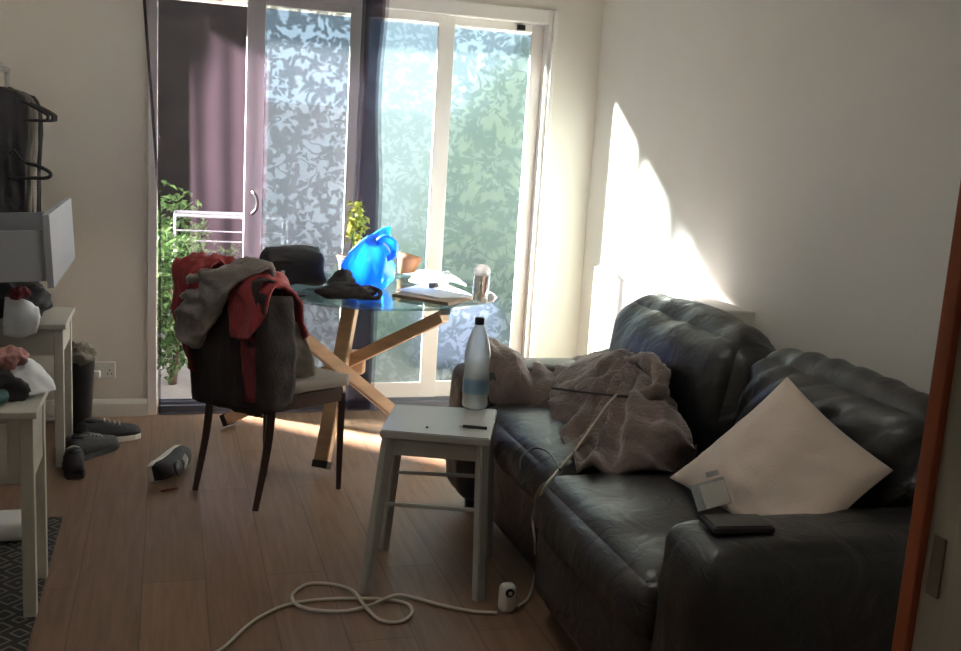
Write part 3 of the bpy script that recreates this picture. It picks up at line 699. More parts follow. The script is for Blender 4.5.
# ------------------------------------------------------------------ glass table
tt = thing('round_table', (.88, 4.35, 0), 'round glass-topped table on crossed beech legs before the patio door', 'table')
link('glass_top', lathe([(.52, .738), (.53, .741), (.53, .748), (.52, .75)], (.88, 4.35, 0), 72), 'glass', tt)
def leg(a, b, w=.062, d=.05):
    a, b = Vector(a), Vector(b); link('leg', beam(b, a, w, d, .004), 'wood', tt)
    n_ = (a - b).normalized(); l_ = link('foot_cap', beam(b + n_ * .0 , b + n_ * .03, w + .006, d + .006, .002), 'cap', tt)
leg(at(273, 313, z=.705), at(440, 450, z=.03))
leg(at(444, 316, z=.705), at(226, 420, z=.03))
leg(at(352, 300, z=.705), at(321, 468, z=.03))
link('hub', rbox(at(352, 362, y=4.32), (.11, .10, .10), .02, 4), 'wood', tt)
for p in (at(273, 311, z=.72), at(444, 313, z=.72), at(352, 298, z=.72)): link('top_pad', B((p.x - .02, p.x + .02, p.y - .02, p.y + .02, .715, .738)), 'steel', tt)

TT = .751
# things on the table
def on(px, py, dz=0): p = at(px, py, z=TT + dz); return p
# black bag
p = on(296, 286); bg = thing('black_bag', (p.x, p.y, TT), 'black camera bag lying on the left of the glass table', 'bag')
link('body', rbox((p.x, p.y + .08, TT + .075), (.28, .17, .15), .055, 16, wob=.03, ws=9, seed=2, rot=RZ(.2)), 'black', bg, True)
link('flap', sheet([[(p.x - .12, p.y - .02, TT + .10), (p.x, p.y - .015, TT + .105), (p.x + .11, p.y + .02, TT + .09)], [(p.x - .13, p.y + .06, TT + .155), (p.x, p.y + .07, TT + .162), (p.x + .11, p.y + .1, TT + .15)], [(p.x - .12, p.y + .15, TT + .14), (p.x, p.y + .17, TT + .15), (p.x + .1, p.y + .18, TT + .14)]], 6, 6, folds(.012, 10), .01), 'black', bg, True)
link('strap', tube([(p.x - .14, p.y + .02, TT + .06), (p.x - .19, p.y - .02, TT + .05), (p.x - .20, p.y + .0, TT + .012), (p.x - .13, p.y + .0, TT + .012)], .010, 8), 'black', bg, True)
link('buckle', rbox((p.x - .06, p.y - .015, TT + .06), (.018, .010, .018), .004, 4), 'steel', bg, True)
p = on(266, 283); o = link('eyewear_case', rbox((p.x, p.y + .02, TT + .038), (.10, .09, .075), .03, 10, wob=.02, ws=14, seed=5, rot=RZ(.5)), 'black', None, True); tag(o, 'small black pouch at the left edge of the glass table beside the bag', 'pouch')
p = on(297, 296); tag(link('coaster', lathe([(.001, 0), (.036, 0), (.042, .004), (.042, .009), (.036, .013), (.001, .013)], (p.x, p.y, TT), 28), 'blackp', None, True), 'black round disc near the front left edge of the glass table', 'disc')
p = on(352, 300)
sc = thing('black_scarf', (p.x, p.y, TT), 'black crumpled fabric heap at the front middle of the glass table', 'fabric')
link('heap', blob((p.x - .02, p.y + .04, TT + .028), (.24, .16, .066), .012, 16, 4, TT), 'black', sc, True)
link('strap', tube([(p.x + .04, p.y + .02, TT + .03), (p.x + .08, p.y + .05, TT + .045), (p.x + .12, p.y + .03, TT + .03), (p.x + .10, p.y - .02, TT + .012), (p.x + .03, p.y - .01, TT + .014)], .010, 8), 'black', sc, True)
link('upper_fold', blob((p.x - .02, p.y + .15, TT + .05), (.10, .09, .10), .015, 18, 6, TT), 'black', sc, True)
# blue bag
b0 = on(372, 291)
bb = thing('blue_carrier_bag', (b0.x, b0.y + .08, TT), 'bright blue plastic carrier bag with knotted handles on the glass table', 'carrier bag')
prof = [(.02, .0), (.085, .003), (.112, .05), (.112, .10), (.095, .15), (.065, .19), (.04, .215), (.028, .225)]
bm = bmesh.new(); rings = []
for r, z in prof:
    ring = []
    for k in range(40):
        a = 2 * PI * k / 40; q = Vector((math.cos(a), math.sin(a) * .85, 0)) * r
        q *= 1 + .34 * (ridged(Vector((math.cos(a) * 1.1, math.sin(a) * 1.1, z * 3.5)), 1.5, 3) - .5) * (1 if z > .01 else 0)
        ring.append(bm.verts.new((b0.x - .005 + q.x + z * .05, b0.y + .09 + q.y, TT + z)))
    rings.append(ring)
for a, b in zip(rings, rings[1:]):
    for k in range(40): bm.faces.new((a[k], a[(k + 1) % 40], b[(k + 1) % 40], b[k]))
bm.faces.new(rings[0][::-1]); bm.faces.new(rings[-1]); link('pouch', bm, 'blue', bb, True)
k0 = Vector((b0.x + .005, b0.y + .09, TT + .215))
link('knot', blob(k0, (.05, .05, .045), .008, 30, 2), 'blue', bb, True)
link('handle', sheet([[k0 + Vector((-.02, 0, -.02)), k0 + Vector((.0, .0, .02)), k0 + Vector((.05, 0, .055)), k0 + Vector((.085, 0, .062))],
                      [k0 + Vector((.01, -.02, -.03)), k0 + Vector((.03, -.02, .0)), k0 + Vector((.07, -.02, .02)), k0 + Vector((.088, -.01, .018))]], 8, 6, folds(.01, 20, 3), .002), 'blue', bb, True)
link('handle', tube([k0 + Vector((.01, -.02, -.02)), k0 + Vector((.05, -.04, .01)), k0 + Vector((.09, -.04, -.015)), k0 + Vector((.095, -.04, -.06)), k0 + Vector((.055, -.05, -.08))], [.014, .020, .022, .018, .01], 8), 'blue', bb, True)
# potted plant with yellow-green leaves
p = at(347, 276, z=TT); pl = thing('potted_plant', (p.x, p.y, TT), 'thin yellow-green plant in a pot behind the blue bag', 'plant')
link('pot', lathe([(.032, 0), (.036, .004), (.045, .075), (.049, .078), (.049, .095), (.043, .095), (.040, .08)], (p.x, p.y, TT), 24), 'whitep', pl, True)
link('pot_rim', lathe([(.050, .090), (.0515, .094), (.050, .099), (.044, .099)], (p.x, p.y, TT), 24, close=False), 'terra', pl, True)
link('soil', lathe([(.002, .082), (.041, .082)], (p.x, p.y, TT), 20), 'bark', pl)
bm = tube([(p.x + .01, p.y, TT + .08), (p.x + .02, p.y, TT + .18), (p.x + .035, p.y, TT + .29)], [.004, .002], 6); link('stem', bm, 'leafp', pl, True)
bm = bmesh.new(); leaves(bm, (p.x + .035, p.y, TT + .245), (.085, .08, .22), 130, .038, 21, .0); link('foliage', bm, 'yleaf', pl, recalc=False)
# terracotta bowl tipped on its side
p = at(405, 276, z=TT)
mt = Matrix.Rotation(math.radians(12), 3, 'Y')
tp = link('terracotta_pot', lathe([(.03, 0), (.036, .003), (.056, .075), (.058, .08), (.058, .10), (.052, .10), (.048, .078), (.03, .01)], (p.x, p.y, TT + .006), 28, mtx=mt), 'terra', None, True); tag(tp, 'terracotta pot just right of the blue bag', 'pot')
# papers, plates, magazine
p = on(440, 290)
def slab(name, pts, z0, z1, m, label=None, cat=None, parent=None, bev=0):
    bm = bmesh.new(); lo = [bm.verts.new((q.x, q.y, z0)) for q in pts]; hi = [bm.verts.new((q.x, q.y, z1)) for q in pts]
    bm.faces.new(lo[::-1]); bm.faces.new(hi); n = len(pts)
    for i in range(n): bm.faces.new((lo[i], lo[(i + 1) % n], hi[(i + 1) % n], hi[i]))
    if bev: bmesh.ops.bevel(bm, geom=list(bm.edges), offset=bev, segments=2, affect='EDGES')
    o = link(name, bm, m, parent)
    if label: tag(o, label, cat)
    return o
slab('magazine', [on(392, 297), on(448, 306), on(474, 300), on(420, 290)], TT, TT + .014, 'card', 'brown magazine flat at the front right of the glass table', 'magazine')
slab('paper_sheet', [on(396, 289, .02), on(440, 297, .02), on(476, 296, .02), on(440, 280, .02)], TT + .0145, TT + .017, 'paper', 'white sheet of paper spread over the brown magazine', 'paper')
slab('paper_pad', [on(402, 279), on(436, 282), on(466, 290), on(448, 276)], TT + .0175, TT + .026, 'paper', 'white pad of paper lying on top of the white sheet', 'paper')
p = on(432, 283, .03); pd = thing('plastic_tub', (p.x, p.y, TT + .027), 'clear plastic food tub upside down on the white paper', 'tub')
link('dome', lathe([(.085, 0), (.086, .01), (.075, .035), (.06, .048), (.02, .052)], (p.x, p.y + .05, TT + .027), 32), 'clear', pd, True)
link('rim', lathe([(.086, 0), (.094, .001), (.094, .005), (.086, .006)], (p.x, p.y + .05, TT + .027), 32, close=False), 'clear', pd, True)
p = on(433, 289, .02); tag(link('stone', blob((p.x, p.y - .01, TT + .036), (.045, .035, .03), .004, 30, 5, TT + .0265, sub=3), 'grey', None, True), 'small grey lump on the white paper', 'lump')
# glass jar with bright lid at the right end
p = at(480, 303, z=TT); jr = thing('glass_jar', (p.x, p.y, TT), 'tall glass tumbler holding a white scoop at the right edge of the table', 'glass')
link('tumbler', lathe([(.028, 0), (.032, .004), (.037, .12), (.034, .12), (.030, .012), (.002, .008)], (p.x, p.y, TT), 28), 'tumbler', jr, True)
link('contents', beam((p.x - .008, p.y, TT + .012), (p.x + .004, p.y, TT + .13), .014, .008), 'whitep', jr)
link('inner_stick', beam((p.x + .010, p.y, TT + .012), (p.x + .016, p.y, TT + .12), .012, .006), 'card', jr)
link('scoop', lathe([(.002, .115), (.028, .115), (.037, .13), (.034, .148), (.02, .162), (.003, .165)], (p.x, p.y, TT), 24), 'milky', jr, True)
tag(link('tissue', blob((p.x + .055, p.y + .03, TT + .02), (.05, .03, .04), .008, 40, 3, TT, sub=3), 'paper', None, True), 'crumpled white tissue by the glass at the table edge', 'tissue')

# ------------------------------------------------------------------ chair with clothes
ch = thing('dining_chair', (.38, 3.86, 0), 'dark wood dining chair with beige seat and clothes over its back', 'chair')
fwd = Vector((.317, .203, 0)).normalized(); sid = Vector((.212, -.256, 0)).normalized()  # sid points to the near side
sid = Vector((fwd.y, -fwd.x, 0))
BL, BR = Vector((.102, 3.905, 0)), Vector((.314, 3.649, 0)); FL, FR_ = Vector((.391, 4.114, 0)), Vector((.659, 3.847, 0))
SZ = .435
def cleg(foot, top, bow): return tube([foot, foot.lerp(top, .45) + bow, top], [.014, .019, .023], 4, smooth=6)
for f_, s_ in ((BL, 1), (BR, -1)):
    sp = f_ + fwd * .065 + Vector((0, 0, SZ)); tp_ = sp - fwd * .055 + Vector((0, 0, .43))
    link('rear_leg', tube([f_ + Vector((0, 0, .002)), f_ + fwd * .05 + Vector((0, 0, .24)), sp, sp - fwd * .012 + Vector((0, 0, .20)), tp_], [.015, .020, .023, .018, .014], 4, smooth=6), 'dwood', ch)
for f_ in (FL, FR_): link('front_leg', tube([f_ + Vector((0, 0, .002)), f_ + Vector((0, 0, SZ - .03))], [.013, .020], 4, smooth=2), 'dwood', ch)
sBL, sBR = BL + fwd * .065, BR + fwd * .065
for a, b in ((sBL, sBR), (sBR, FR_), (FR_, FL), (FL, sBL)):
    link('seat_rail', beam(a + Vector((0, 0, SZ - .035)), b + Vector((0, 0, SZ - .035)), .022, .055, .003), 'dwood', ch)
cnr = [sBL - sid * .01, sBR + sid * .01, FR_ + sid * .018 + fwd * .02, FL - sid * .018 + fwd * .02]
net = []
for v in (0, .33, .67, 1):
    row = []
    for u in (0, .33, .67, 1):
        q = cnr[0].lerp(cnr[1], u).lerp(cnr[3].lerp(cnr[2], u), v); q.z = SZ + .022 + .014 * math.sin(u * PI) * math.sin(v * PI); row.append(q)
    net.append(row)
link('seat', sheet(net, 8, 8, None, .045), 'seat', ch, True)
for hz in (.60, .74, .85):
    k = (hz - SZ) / .43; a = sBL - fwd * .055 * k; b = sBR - fwd * .055 * k
    link('back_slat', beam(a + Vector((0, 0, hz)), b + Vector((0, 0, hz)), .018, .05, .003), 'dwood', ch)

def Q(s, f, z):
    """chair frame: s along the back from far(0) to near(1), f forward from the back, z up"""
    return sBL.lerp(sBR, s) + fwd * f + Vector((0, 0, z))
def drape(name, s0, s1, zb, zt, zf, m, label, cat, seed, amp, off=.03, zf0=None, n=5, parent=None, lo=0):
    net = []
    ss = [s0 + (s1 - s0) * k / (n - 1) for k in range(n)]
    def dr(z): return -.055 * (z - SZ) / .43
    rows = [(-.045 - off, zb), (-.035 - off, zb + (zt - zb) * .35), (-.03 - off, zb + (zt - zb) * .75), (-.015 - off * .7, zt - .01), (0, zt + .012), (.02 + off * .7, zt - .015), (.035 + off, zt - (zt - zf) * .5), (.045 + off, zf)]
    for f, z in rows:
        net.append([Q(s, f + dr(z), z + (lo * (s - .5) if z < zt - .05 else 0)) for s in ss])
    o = link(name, sheet(net, 8, 6, folds(amp, 8, seed, (1.4, 1.4, .5)), .010), m, parent, True)
    if label: tag(o, label, cat)
    return o
dc = drape('dark_coat', -.04, 1.09, .37, .865, .60, 'darkc', 'black coat hung over the back of the dining chair beneath the others', 'coat', 3, .022, .032)
link('near_panel', sheet([[Q(1.07, -.10, .84), Q(1.16, -.07, .83), Q(1.17, .03, .82)], [Q(1.08, -.10, .62), Q(1.19, -.07, .60), Q(1.18, .05, .60)], [Q(1.07, -.09, .40), Q(1.17, -.06, .39), Q(1.17, .04, .42)]], 8, 8, folds(.015, 9, 2), .012), 'darkc', dc, True)
rj = thing('red_jacket', Q(.5, -.05, .8), 'bright red jacket hung over the dining chair back', 'jacket')
drape('body', -.10, .42, .64, .915, .60, 'red', None, None, 5, .05, .062, parent=rj, lo=-.06)
link('sleeve', sheet([[Q(.74, .12, .66), Q(.95, .13, .62), Q(1.17, .10, .66)], [Q(.72, .06, .86), Q(.95, .07, .85), Q(1.20, .06, .80)], [Q(.70, -.03, .905), Q(.92, -.03, .90), Q(1.14, -.03, .865)],
                      [Q(.70, -.105, .85), Q(.90, -.11, .83), Q(1.19, -.085, .79)], [Q(.72, -.118, .76), Q(.92, -.12, .74), Q(1.14, -.095, .73)], [Q(.76, -.112, .665), Q(.90, -.118, .66), Q(1.02, -.105, .675)]], 10, 8, folds(.028, 9, 8, (1.3, 1.3, .6)), .012), 'red', rj, True)
link('lining', sheet([[Q(-.16, -.10, .68), Q(.0, -.115, .68)], [Q(-.12, -.09, .58), Q(.03, -.10, .56)], [Q(-.02, -.08, .50), Q(.08, -.09, .49)]], 6, 6, folds(.02, 9, 6), .01), 'maroon', rj, True)
link('hanging_front', sheet([[Q(.86, -.106, .68), Q(1.08, -.095, .68)], [Q(.88, -.102, .56), Q(1.09, -.09, .56)], [Q(.92, -.095, .43), Q(1.08, -.08, .43)]], 6, 6, folds(.015, 9, 2), .01), 'maroon', rj, True)
gs = thing('grey_jumper', Q(0.53, -.1, .78), 'grey knitted jumper slung diagonally over the red jacket', 'jumper')
link('body', sheet([[Q(0.972, .05, .86), Q(0.806, .06, .86), Q(0.64, .05, .87)], [Q(0.99, -.03, .915), Q(0.806, -.05, .935), Q(0.585, -.05, .93)], [Q(0.861, -.13, .86), Q(0.714, -.15, .885), Q(0.475, -.15, .90)],
                    [Q(0.677, -.145, .75), Q(0.493, -.17, .80), Q(0.309, -.165, .83)], [Q(0.475, -.145, .66), Q(0.291, -.17, .71), Q(0.107, -.165, .745)], [Q(0.328, -.135, .60), Q(0.144, -.15, .62), Q(-0.0036, -.14, .66)]], 10, 10, folds(.045, 7, 4, (1, 1, 1.3)), .022), 'grey', gs, True)
for s_, z_ in ((.30, .865), (.20, .80)):
    link('white_stripe', rumple(tube([Q(s_ + .16, -.165, z_ + .01), Q(s_, -.168, z_), Q(s_ - .12, -.15, z_ - .02)], [.014, .016, .007], 10), .006, 30, s_), 'seat', gs, True)
kh = sheet([[Q(1.05, .075, .72), Q(1.06, .11, .70)], [Q(1.06, .06, .65), Q(1.08, .14, .62)], [Q(1.06, .055, .56), Q(1.07, .17, .54)], [Q(1.03, .05, .495), Q(1.05, .20, .49)]], 8, 8, folds(.02, 10, 7), .014)
tag(link('khaki_top', kh, 'khaki', None, True), 'khaki garment hanging down onto the dining chair seat', 'garment')

# ------------------------------------------------------------------ left side furniture
WX = -.33
def console(name, x1, x0, y0, y1, zt, ap, label, lg=.035, z0=0):
    t = thing(name, ((x0 + x1) / 2, (y0 + y1) / 2, 0), label, 'console table')
    link('top', B((x0 - .012, x1 + .012, y0 - .015, y1 + .012, zt - .02, zt), bev=.003), 'white', t)
    link('apron', B((x0 + lg, x1 - lg, y0 + .006, y0 + .022, zt - ap, zt - .02), (x0 + lg, x1 - lg, y1 - .022, y1 - .006, zt - ap, zt - .02),
                    (x1 - .022, x1 - .006, y0 + lg, y1 - lg, zt - ap, zt - .02), (x0 + .006, x0 + .022, y0 + lg, y1 - lg, zt - ap, zt - .02)), 'white', t)
    for x in (x0, x1 - lg):
        for y in (y0, y1 - lg): link('leg', B((x, x + lg, y, y + lg, z0, zt - .02), bev=.003), 'white', t)
    return t
c1 = console('console_table', -.355, -1.15, 2.88, 3.17, .62, .21, 'nearer white console table at the left edge with clothes on it', z0=.0125)
link('drawer', B((-1.0, -.42, 2.872, 2.886, .44, .585), bev=.002), 'white', c1)
c2 = console('console_table', -.405, -1.2, 4.24, 4.62, .60, .13, 'farther white console table standing near the far wall')
# clothes on near console
def heap(name, c, size, amp, s, seed, flat, m, label, cat='garment'):
    return tag(link(name, blob(c, size, amp, s, seed, flat), m, None, True), label, cat)
heap('black_garment', (-.47, 3.04, .66), (.20, .19, .12), .02, 14, 1, .621, 'black', 'black crumpled garment on the nearer white console table')
heap('pink_garment', (-.425, 3.02, .735), (.075, .07, .06), .012, 25, 2, .62, 'pink', 'small pink garment on top of the black clothes pile')
heap('teal_garment', (-.475, 2.94, .645), (.10, .08, .05), .008, 25, 4, .621, 'teal', 'dark teal garment at the front of the clothes pile')
o = link('white_garment', sheet([[(-.43, 3.00, .72), (-.39, 3.04, .73), (-.36, 3.08, .70)], [(-.42, 2.99, .68), (-.37, 3.03, .69), (-.325, 3.07, .66)], [(-.40, 2.985, .632), (-.35, 3.02, .632), (-.315, 3.06, .632)]], 6, 6, folds(.012, 12, 3), .008), 'paper', None, True)
tag(o, 'white garment folded at the right end of the clothes pile', 'garment')
c_ = at(4, 392, z=.63); heap('black_glove', (c_.x - .02, c_.y, .642), (.06, .06, .045), .008, 25, 8, .621, 'blackp', 'small black object at the very left on the nearer console', 'object')
# far console: dark heap and white cloth with red
heap('dark_garment', (-.60, 4.42, .67), (.26, .26, .15), .03, 10, 3, .601, 'black', 'dark clothes heap on the farther white console table')
tag(link('white_cloth', sheet([[(-.62, 4.28, .70), (-.55, 4.27, .69), (-.50, 4.28, .66)], [(-.62, 4.24, .65), (-.55, 4.225, .64), (-.49, 4.235, .615)], [(-.62, 4.215, .56), (-.56, 4.212, .55), (-.50, 4.215, .57)]], 6, 6, folds(.012, 12, 3), .006), 'paper', None, True), 'white cloth hanging over the front edge of the farther console table', 'cloth')
tag(link('red_cloth', blob((-.565, 4.27, .715), (.07, .05, .05), .01, 25, 2), 'maroon', None, True), 'small dark red cloth on the farther console table above the white cloth', 'cloth')
# chest with pulled-out drawer
cd_ = thing('chest_of_drawers', (-.92, 3.6, 0), 'grey chest of drawers with its top drawer pulled far out at left', 'chest of drawers')
link('body', B((-1.3, -.66, 3.24, 4.02, .04, .80), (-1.3, -1.28, 3.24, 4.02, .80, 1.2), (-1.3, -.66, 3.24, 3.26, .80, 1.2), (-1.3, -.66, 4.0, 4.02, .80, 1.2), (-1.3, -.66, 3.24, 4.02, 1.2, 1.22), bev=.002), 'drawer', cd_)
for x in (-1.27, -.73):
    for y in (3.26, 3.96): link('foot', B((x, x + .04, y, y + .04, .0125 if y < 3.6 else 0, .04)), 'drawer', cd_)
# the open drawer, sagging a little
dr_ = bmesh.new()
def q8(a):  # a: x0,x1,y0,y1,z0,z1
    g = B(a, bev=.0015); me = bpy.data.meshes.new('t'); g.to_mesh(me); g.free(); dr_.from_mesh(me); bpy.data.meshes.remove(me)
q8((-.98, -.355, 3.29, 3.305, .885, 1.04)); q8((-.98, -.355, 3.955, 3.97, .885, 1.04)); q8((-.98, -.355, 3.305, 3.955, .885, .895)); q8((-.98, -.965, 3.29, 3.97, .885, 1.04))
tl_ = Matrix.Translation((-.98, 3.6, .88)) @ Matrix.Rotation(math.radians(-3), 4, 'Y') @ Matrix.Translation((.98, -3.6, -.88))
bmesh.ops.transform(dr_, matrix=tl_, verts=dr_.verts)
dro = link('drawer', dr_, 'drawer', cd_)
g = B((-.355, -.335, 3.27, 3.99, .865, 1.09), bev=.002); bmesh.ops.transform(g, matrix=tl_, verts=g.verts); link('drawer_front', g, 'drawer', dro)
g = rbox((-.62, 3.62, .95), (.5, .5, .10), .04, 10, wob=.03, ws=9); tag(link('folded_clothes', g, 'black', None, True), 'dark folded clothes inside the pulled-out drawer', 'garment')
# shelf unit of the clothes rail
rl = thing('garment_rail', (-.66, 4.55, 0), 'metal garment rail in the corner left of the socket', 'garment rail')
link('pole', tube([(-.68, 4.08, 1.60), (-.68, 4.92, 1.60)], .012, 10), 'steel', rl, True)
for y in (4.10, 4.90):
    link('upright', tube([(-.68, y, .01), (-.68, y, 1.60)], .012, 10), 'steel', rl, True)
    link('foot', tube([(-.9, y, .012), (-.46, y, .012)] if y > 4.5 else [(-.9, y, .012), (-.5, y, .012)], .012, 8), 'steel', rl, True)
def hanger(y, zt, garment, glabel, tilt, dx=0, gm='black', w=.42, grp=0):
    t = thing('clothes_hanger', (-.68 + dx, y, zt), glabel[0], 'hanger')
    x0 = -.68 + dx; zs = zt - .09
    link('hook', tube([(x0, y, zt - .075), (x0, y, zt - .02), (x0 + .022, y, zt + .008), (x0, y, zt + .022), (x0 - .018, y, zt + .005)], .003, 6), 'steel', t, True)
    pts_ = [(x0 - w / 2, y, zs - .09 - tilt), (x0, y, zs), (x0 + w / 2, y, zs - .09 + tilt)]
    bm = tube([(x0, y, zs + .01), (x0 + w * .25, y, zs - .035), (x0 + w / 2, y, zs - .085), (x0 + w / 2 + .012, y, zs - .105), (x0 + w / 2 - .01, y, zs - .115), (x0, y, zs - .115), (x0 - w / 2 + .01, y, zs - .115), (x0 - w / 2 - .01, y, zs - .1), (x0 - w * .25, y, zs - .035), (x0, y, zs + .01)], .006, 8)
    link('bar', bm, gm, t, True)
    if garment:
        wd, ln, gmat, sd = garment
        net = []
        for yy, flip in ((-.045, 1),):
            rows = []
            for v, (hw, dz) in enumerate(((.03, .0), (wd * .45, -.035), (wd * .5, -.18), (wd * .47, -ln * .6), (wd * .46, -ln))):
                rows.append([(x0 + hw * k, y - .04 * (1 - abs(k)) * (1 if v else .4) - .004, zs + dz) for k in (-1, -.5, 0, .5, 1)])
            net = rows
        bm = sheet(net, 6, 6, folds(.02, 12, sd, (1.5, 1, .4)), .006)
        rows = [[(p[0], 2 * y - p[1], p[2]) for p in r] for r in net]; sheet(rows, 6, 6, folds(.02, 12, sd + 2, (1.5, 1, .4)), .006, bm)
        g = link('hanging_garment', bm, gmat, None, True); tag(g, glabel[1], 'garment')
hanger(4.14, 1.60, (.29, .58, 'black', 3), ('hanger of the nearest black garment on the rail', 'nearest black garment hanging on the rail'), 0, dx=.03, w=.40)
hanger(4.30, 1.60, (.30, .55, 'khaki', 5), ('hanger of the khaki garment on the rail', 'khaki garment hanging second on the rail'), 0, dx=.02)
hanger(4.46, 1.60, (.32, .62, 'grey', 7), ('hanger of the grey garment on the rail', 'grey garment hanging third on the rail'), 0, dx=.01)
hanger(4.62, 1.60, (.34, .62, 'black', 9), ('hanger of the farthest black garment on the rail', 'farthest black garment hanging on the rail'), 0)
# lower dark hanger sticking out right
t = thing('clothes_hanger', (-.55, 4.09, 1.24), 'empty dark hanger sticking out low from the hanging clothes', 'hanger')
hp = [at(26, 163, y=4.05), at(38, 166, y=4.05), at(48, 171, y=4.05), at(51, 175, y=4.05), at(46, 178, y=4.05), at(30, 178, y=4.05), at(8, 178, y=4.05)]
link('bar', tube(hp, .007, 8), 'blackp', t, True)
link('hook', tube([at(26, 163, y=4.05), at(20, 158, y=4.05), at(14, 150, y=4.05), at(10, 154, y=4.05)], .004, 6), 'blackp', t, True)

# ------------------------------------------------------------------ bin, shoes, rug
x, y = -.40, 4.77
bn = thing('waste_bin', (x, y, 0), 'tall dark waste bin beside the farther console table', 'bin')
link('body', lathe([(.052, 0), (.058, .004), (.078, .33), (.081, .335), (.075, .335), (.055, .01)], (x, y, 0), 28), 'blackp', bn, True)
link('liner', blob((x, y, .355), (.155, .15, .10), .02, 16, 7), 'khaki', bn, True)

def shoe(loc, rz, label, m='black', flip=None, L=.27, group='shoes on the floor', sm='sole'):
    t = thing('shoe', (0, 0, 0), label, 'shoe', group)
    sect = [(-.5, .030, .075, .055), (-.38, .038, .082, .085), (-.2, .034, .085, .075), (0, .036, .065, .055), (.2, .046, .052, .04), (.36, .046, .043, .032), (.46, .032, .034, .028), (.5, .012, .020, .02)]
    bm = bmesh.new(); rings = []
    for u, w, h, _ in sect:
        ring = []
        for k in range(16):
            a = 2 * PI * k / 16; cx, cz = math.cos(a), math.sin(a)
            ring.append(bm.verts.new((u * L, w * math.copysign(abs(cx) ** .7, cx), .02 + max(0, cz) ** .8 * (h * 1.0) if cz > 0 else .02)))
        rings.append(ring)
    for a, b in zip(rings, rings[1:]):
        for k in range(16): bm.faces.new((a[k], a[(k + 1) % 16], b[(k + 1) % 16], b[k]))
    bm.faces.new(rings[0][::-1]); bm.faces.new(rings[-1]); parts = [link('upper', bm, m, t, True)]
    bm = bmesh.new(); lo, hi = [], []
    out = [(-.5, .032), (-.38, .041), (-.1, .036), (.15, .046), (.36, .049), (.47, .036), (.51, .0)]
    ol = [(u, w) for u, w in out] + [(u, -w) for u, w in out[-2::-1]]
    lo = [bm.verts.new((u * L, w, 0)) for u, w in ol]; hi = [bm.verts.new((u * L, w, .024)) for u, w in ol]
    bm.faces.new(lo[::-1]); bm.faces.new(hi)
    for i in range(len(ol)): bm.faces.new((lo[i], lo[(i + 1) % len(ol)], hi[(i + 1) % len(ol)], hi[i]))
    bmesh.ops.bevel(bm, geom=list(bm.edges), offset=.003, segments=1, affect='EDGES'); parts.append(link('sole', bm, sm, t))
    parts.append(link('opening', lathe([(.002, 0), (.026, 0), (.030, .006), (.026, .012)], (-.30 * L, 0, .096), 16), 'blackp', t, True))
    bm = bmesh.new()
    for k in range(4): tube([(.02 + k * .022 - .05, -.022, .098 - k * .008), (.025 + k * .022 - .05, 0, .104 - k * .008), (.02 + k * .022 - .05, .022, .098 - k * .008)], .003, 6, bm, smooth=3)
    parts.append(link('laces', bm, 'sole', t, True))
    t.location = loc; t.rotation_euler = flip or (0, 0, rz)
    return t
shoe((-.25, 4.60, 0), .35, 'black shoe with a white sole, toe to the right, in the pile by the bin')
shoe((-.31, 4.40, 0), .9, 'black shoe lying in front of the others in the pile by the bin', sm='cap')
shoe((-.37, 4.22, 0), 1.7, 'black shoe nearest the far console table leg', sm='cap')
shoe((-.012, 4.10, .048), 0, 'lone dark trainer with a pale sole on its side left of the chair', flip=(1.35, 0, 1.1), L=.28)
c_ = at(96, 432, z=0); heap('black_trousers', (-.40, 4.42, .03), (.10, .20, .06), .012, 20, 5, .001, 'black', 'crumpled black cloth in the shoe pile by the bin')
p1, p2 = at(161, 491, z=.004), at(177, 488, z=.004)
tag(link('stick', tube([p1, p2], .004, 6, smooth=1), 'maroon', None, True), 'thin reddish stick on the floor by the lone shoe', 'stick')
rg = tag(link('rug', B((-1.4, -.36, 1.3, 3.66, .001, .012), bev=.003), 'rug'), 'dark patterned rug under the nearer console table', 'rug')
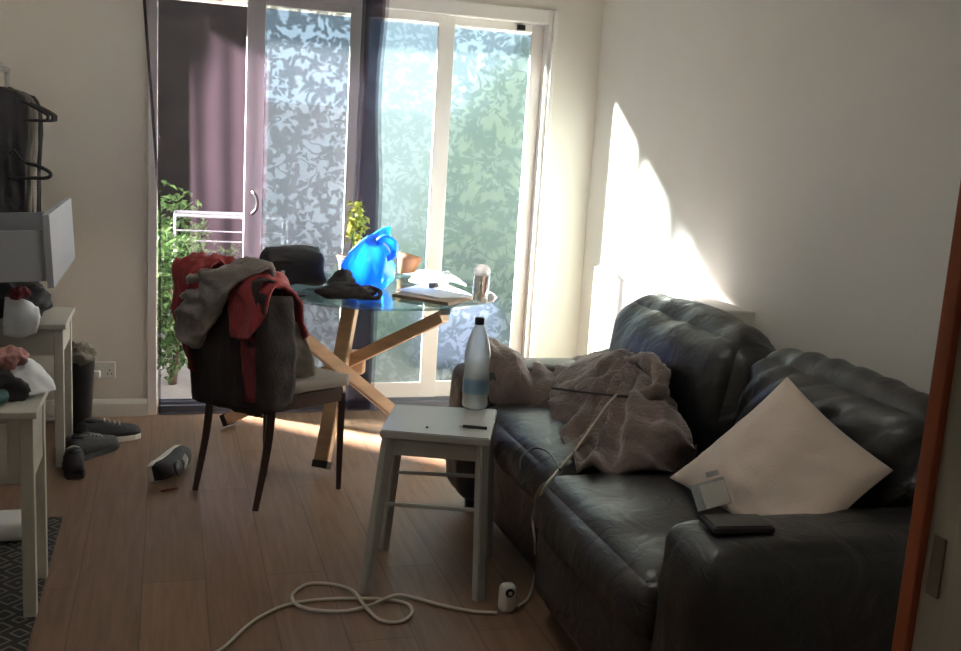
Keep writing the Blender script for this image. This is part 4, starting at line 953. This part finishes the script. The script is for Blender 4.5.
c_ = at(12, 497, z=.05); p = link('white_box', rbox((-.52, 3.5, .05), (.18, .14, .07), .02, 6), 'whitep', None, True); tag(p, 'white box on the rug beneath the nearer console table', 'box')

# ------------------------------------------------------------------ light
sun_dir = Vector((.8, -.6, -.456)).normalized()
sd = bpy.data.lights.new('sun', 'SUN'); sd.energy = 56; sd.angle = math.radians(5.5); sd.color = (1, .93, .84)
sl = bpy.data.objects.new('sun', sd); C.objects.link(sl); sl.rotation_euler = sun_dir.to_track_quat('-Z', 'Y').to_euler(); sl.location = (-6, 11, 6)
def area(name, loc, rot, sx, sy, e, col):
    d = bpy.data.lights.new(name, 'AREA'); d.shape = 'RECTANGLE'; d.size = sx; d.size_y = sy; d.energy = e; d.color = col
    o = bpy.data.objects.new(name, d); C.objects.link(o); o.location = loc; o.rotation_euler = rot; return o
area('hall_fill', (.3, -1.40, 1.35), (PI / 2, 0, 0), 1.6, 1.9, .3, (1, .95, .88))  # added fill behind the camera to lift the interior, no real source
cl = thing('ceiling_fill_fixture', (.35, 2.6, ZC), 'added unseen white fixture for the fill lamp above the middle of the room', 'ceiling light')  # invented fixture out of view, housing for the added fill lamp
link('canopy', lathe([(.06, -.03), (.07, 0)], (.35, 2.6, ZC), 24), 'whitep', cl)
link('shade', lathe([(.02, -.075), (.16, -.065), (.19, -.045), (.18, -.03), (.06, -.03)], (.35, 2.6, ZC), 32), 'whitep', cl, True)
area('ceiling_fill', (.35, 2.6, ZC - .09), (0, 0, 0), .5, .5, .7, (1, .93, .84))  # weak fill added from above to brighten the room
w = bpy.data.worlds.new('world'); S.world = w; w.use_nodes = True
bg_ = w.node_tree.nodes['Background']; bg_.inputs[0].default_value = (.72, .86, 1.0, 1); bg_.inputs[1].default_value = .25
S.view_settings.view_transform = 'Standard'; S.view_settings.look = 'None'; S.view_settings.gamma = 1; S.view_settings.use_curve_mapping = False
S.view_settings.exposure = 3.15
S.cycles.max_bounces = 10; S.cycles.diffuse_bounces = 7; S.cycles.transparent_max_bounces = 24; S.cycles.glossy_bounces = 4
S.cycles.caustics_reflective = False; S.cycles.caustics_refractive = False; S.cycles.sample_clamp_indirect = 6
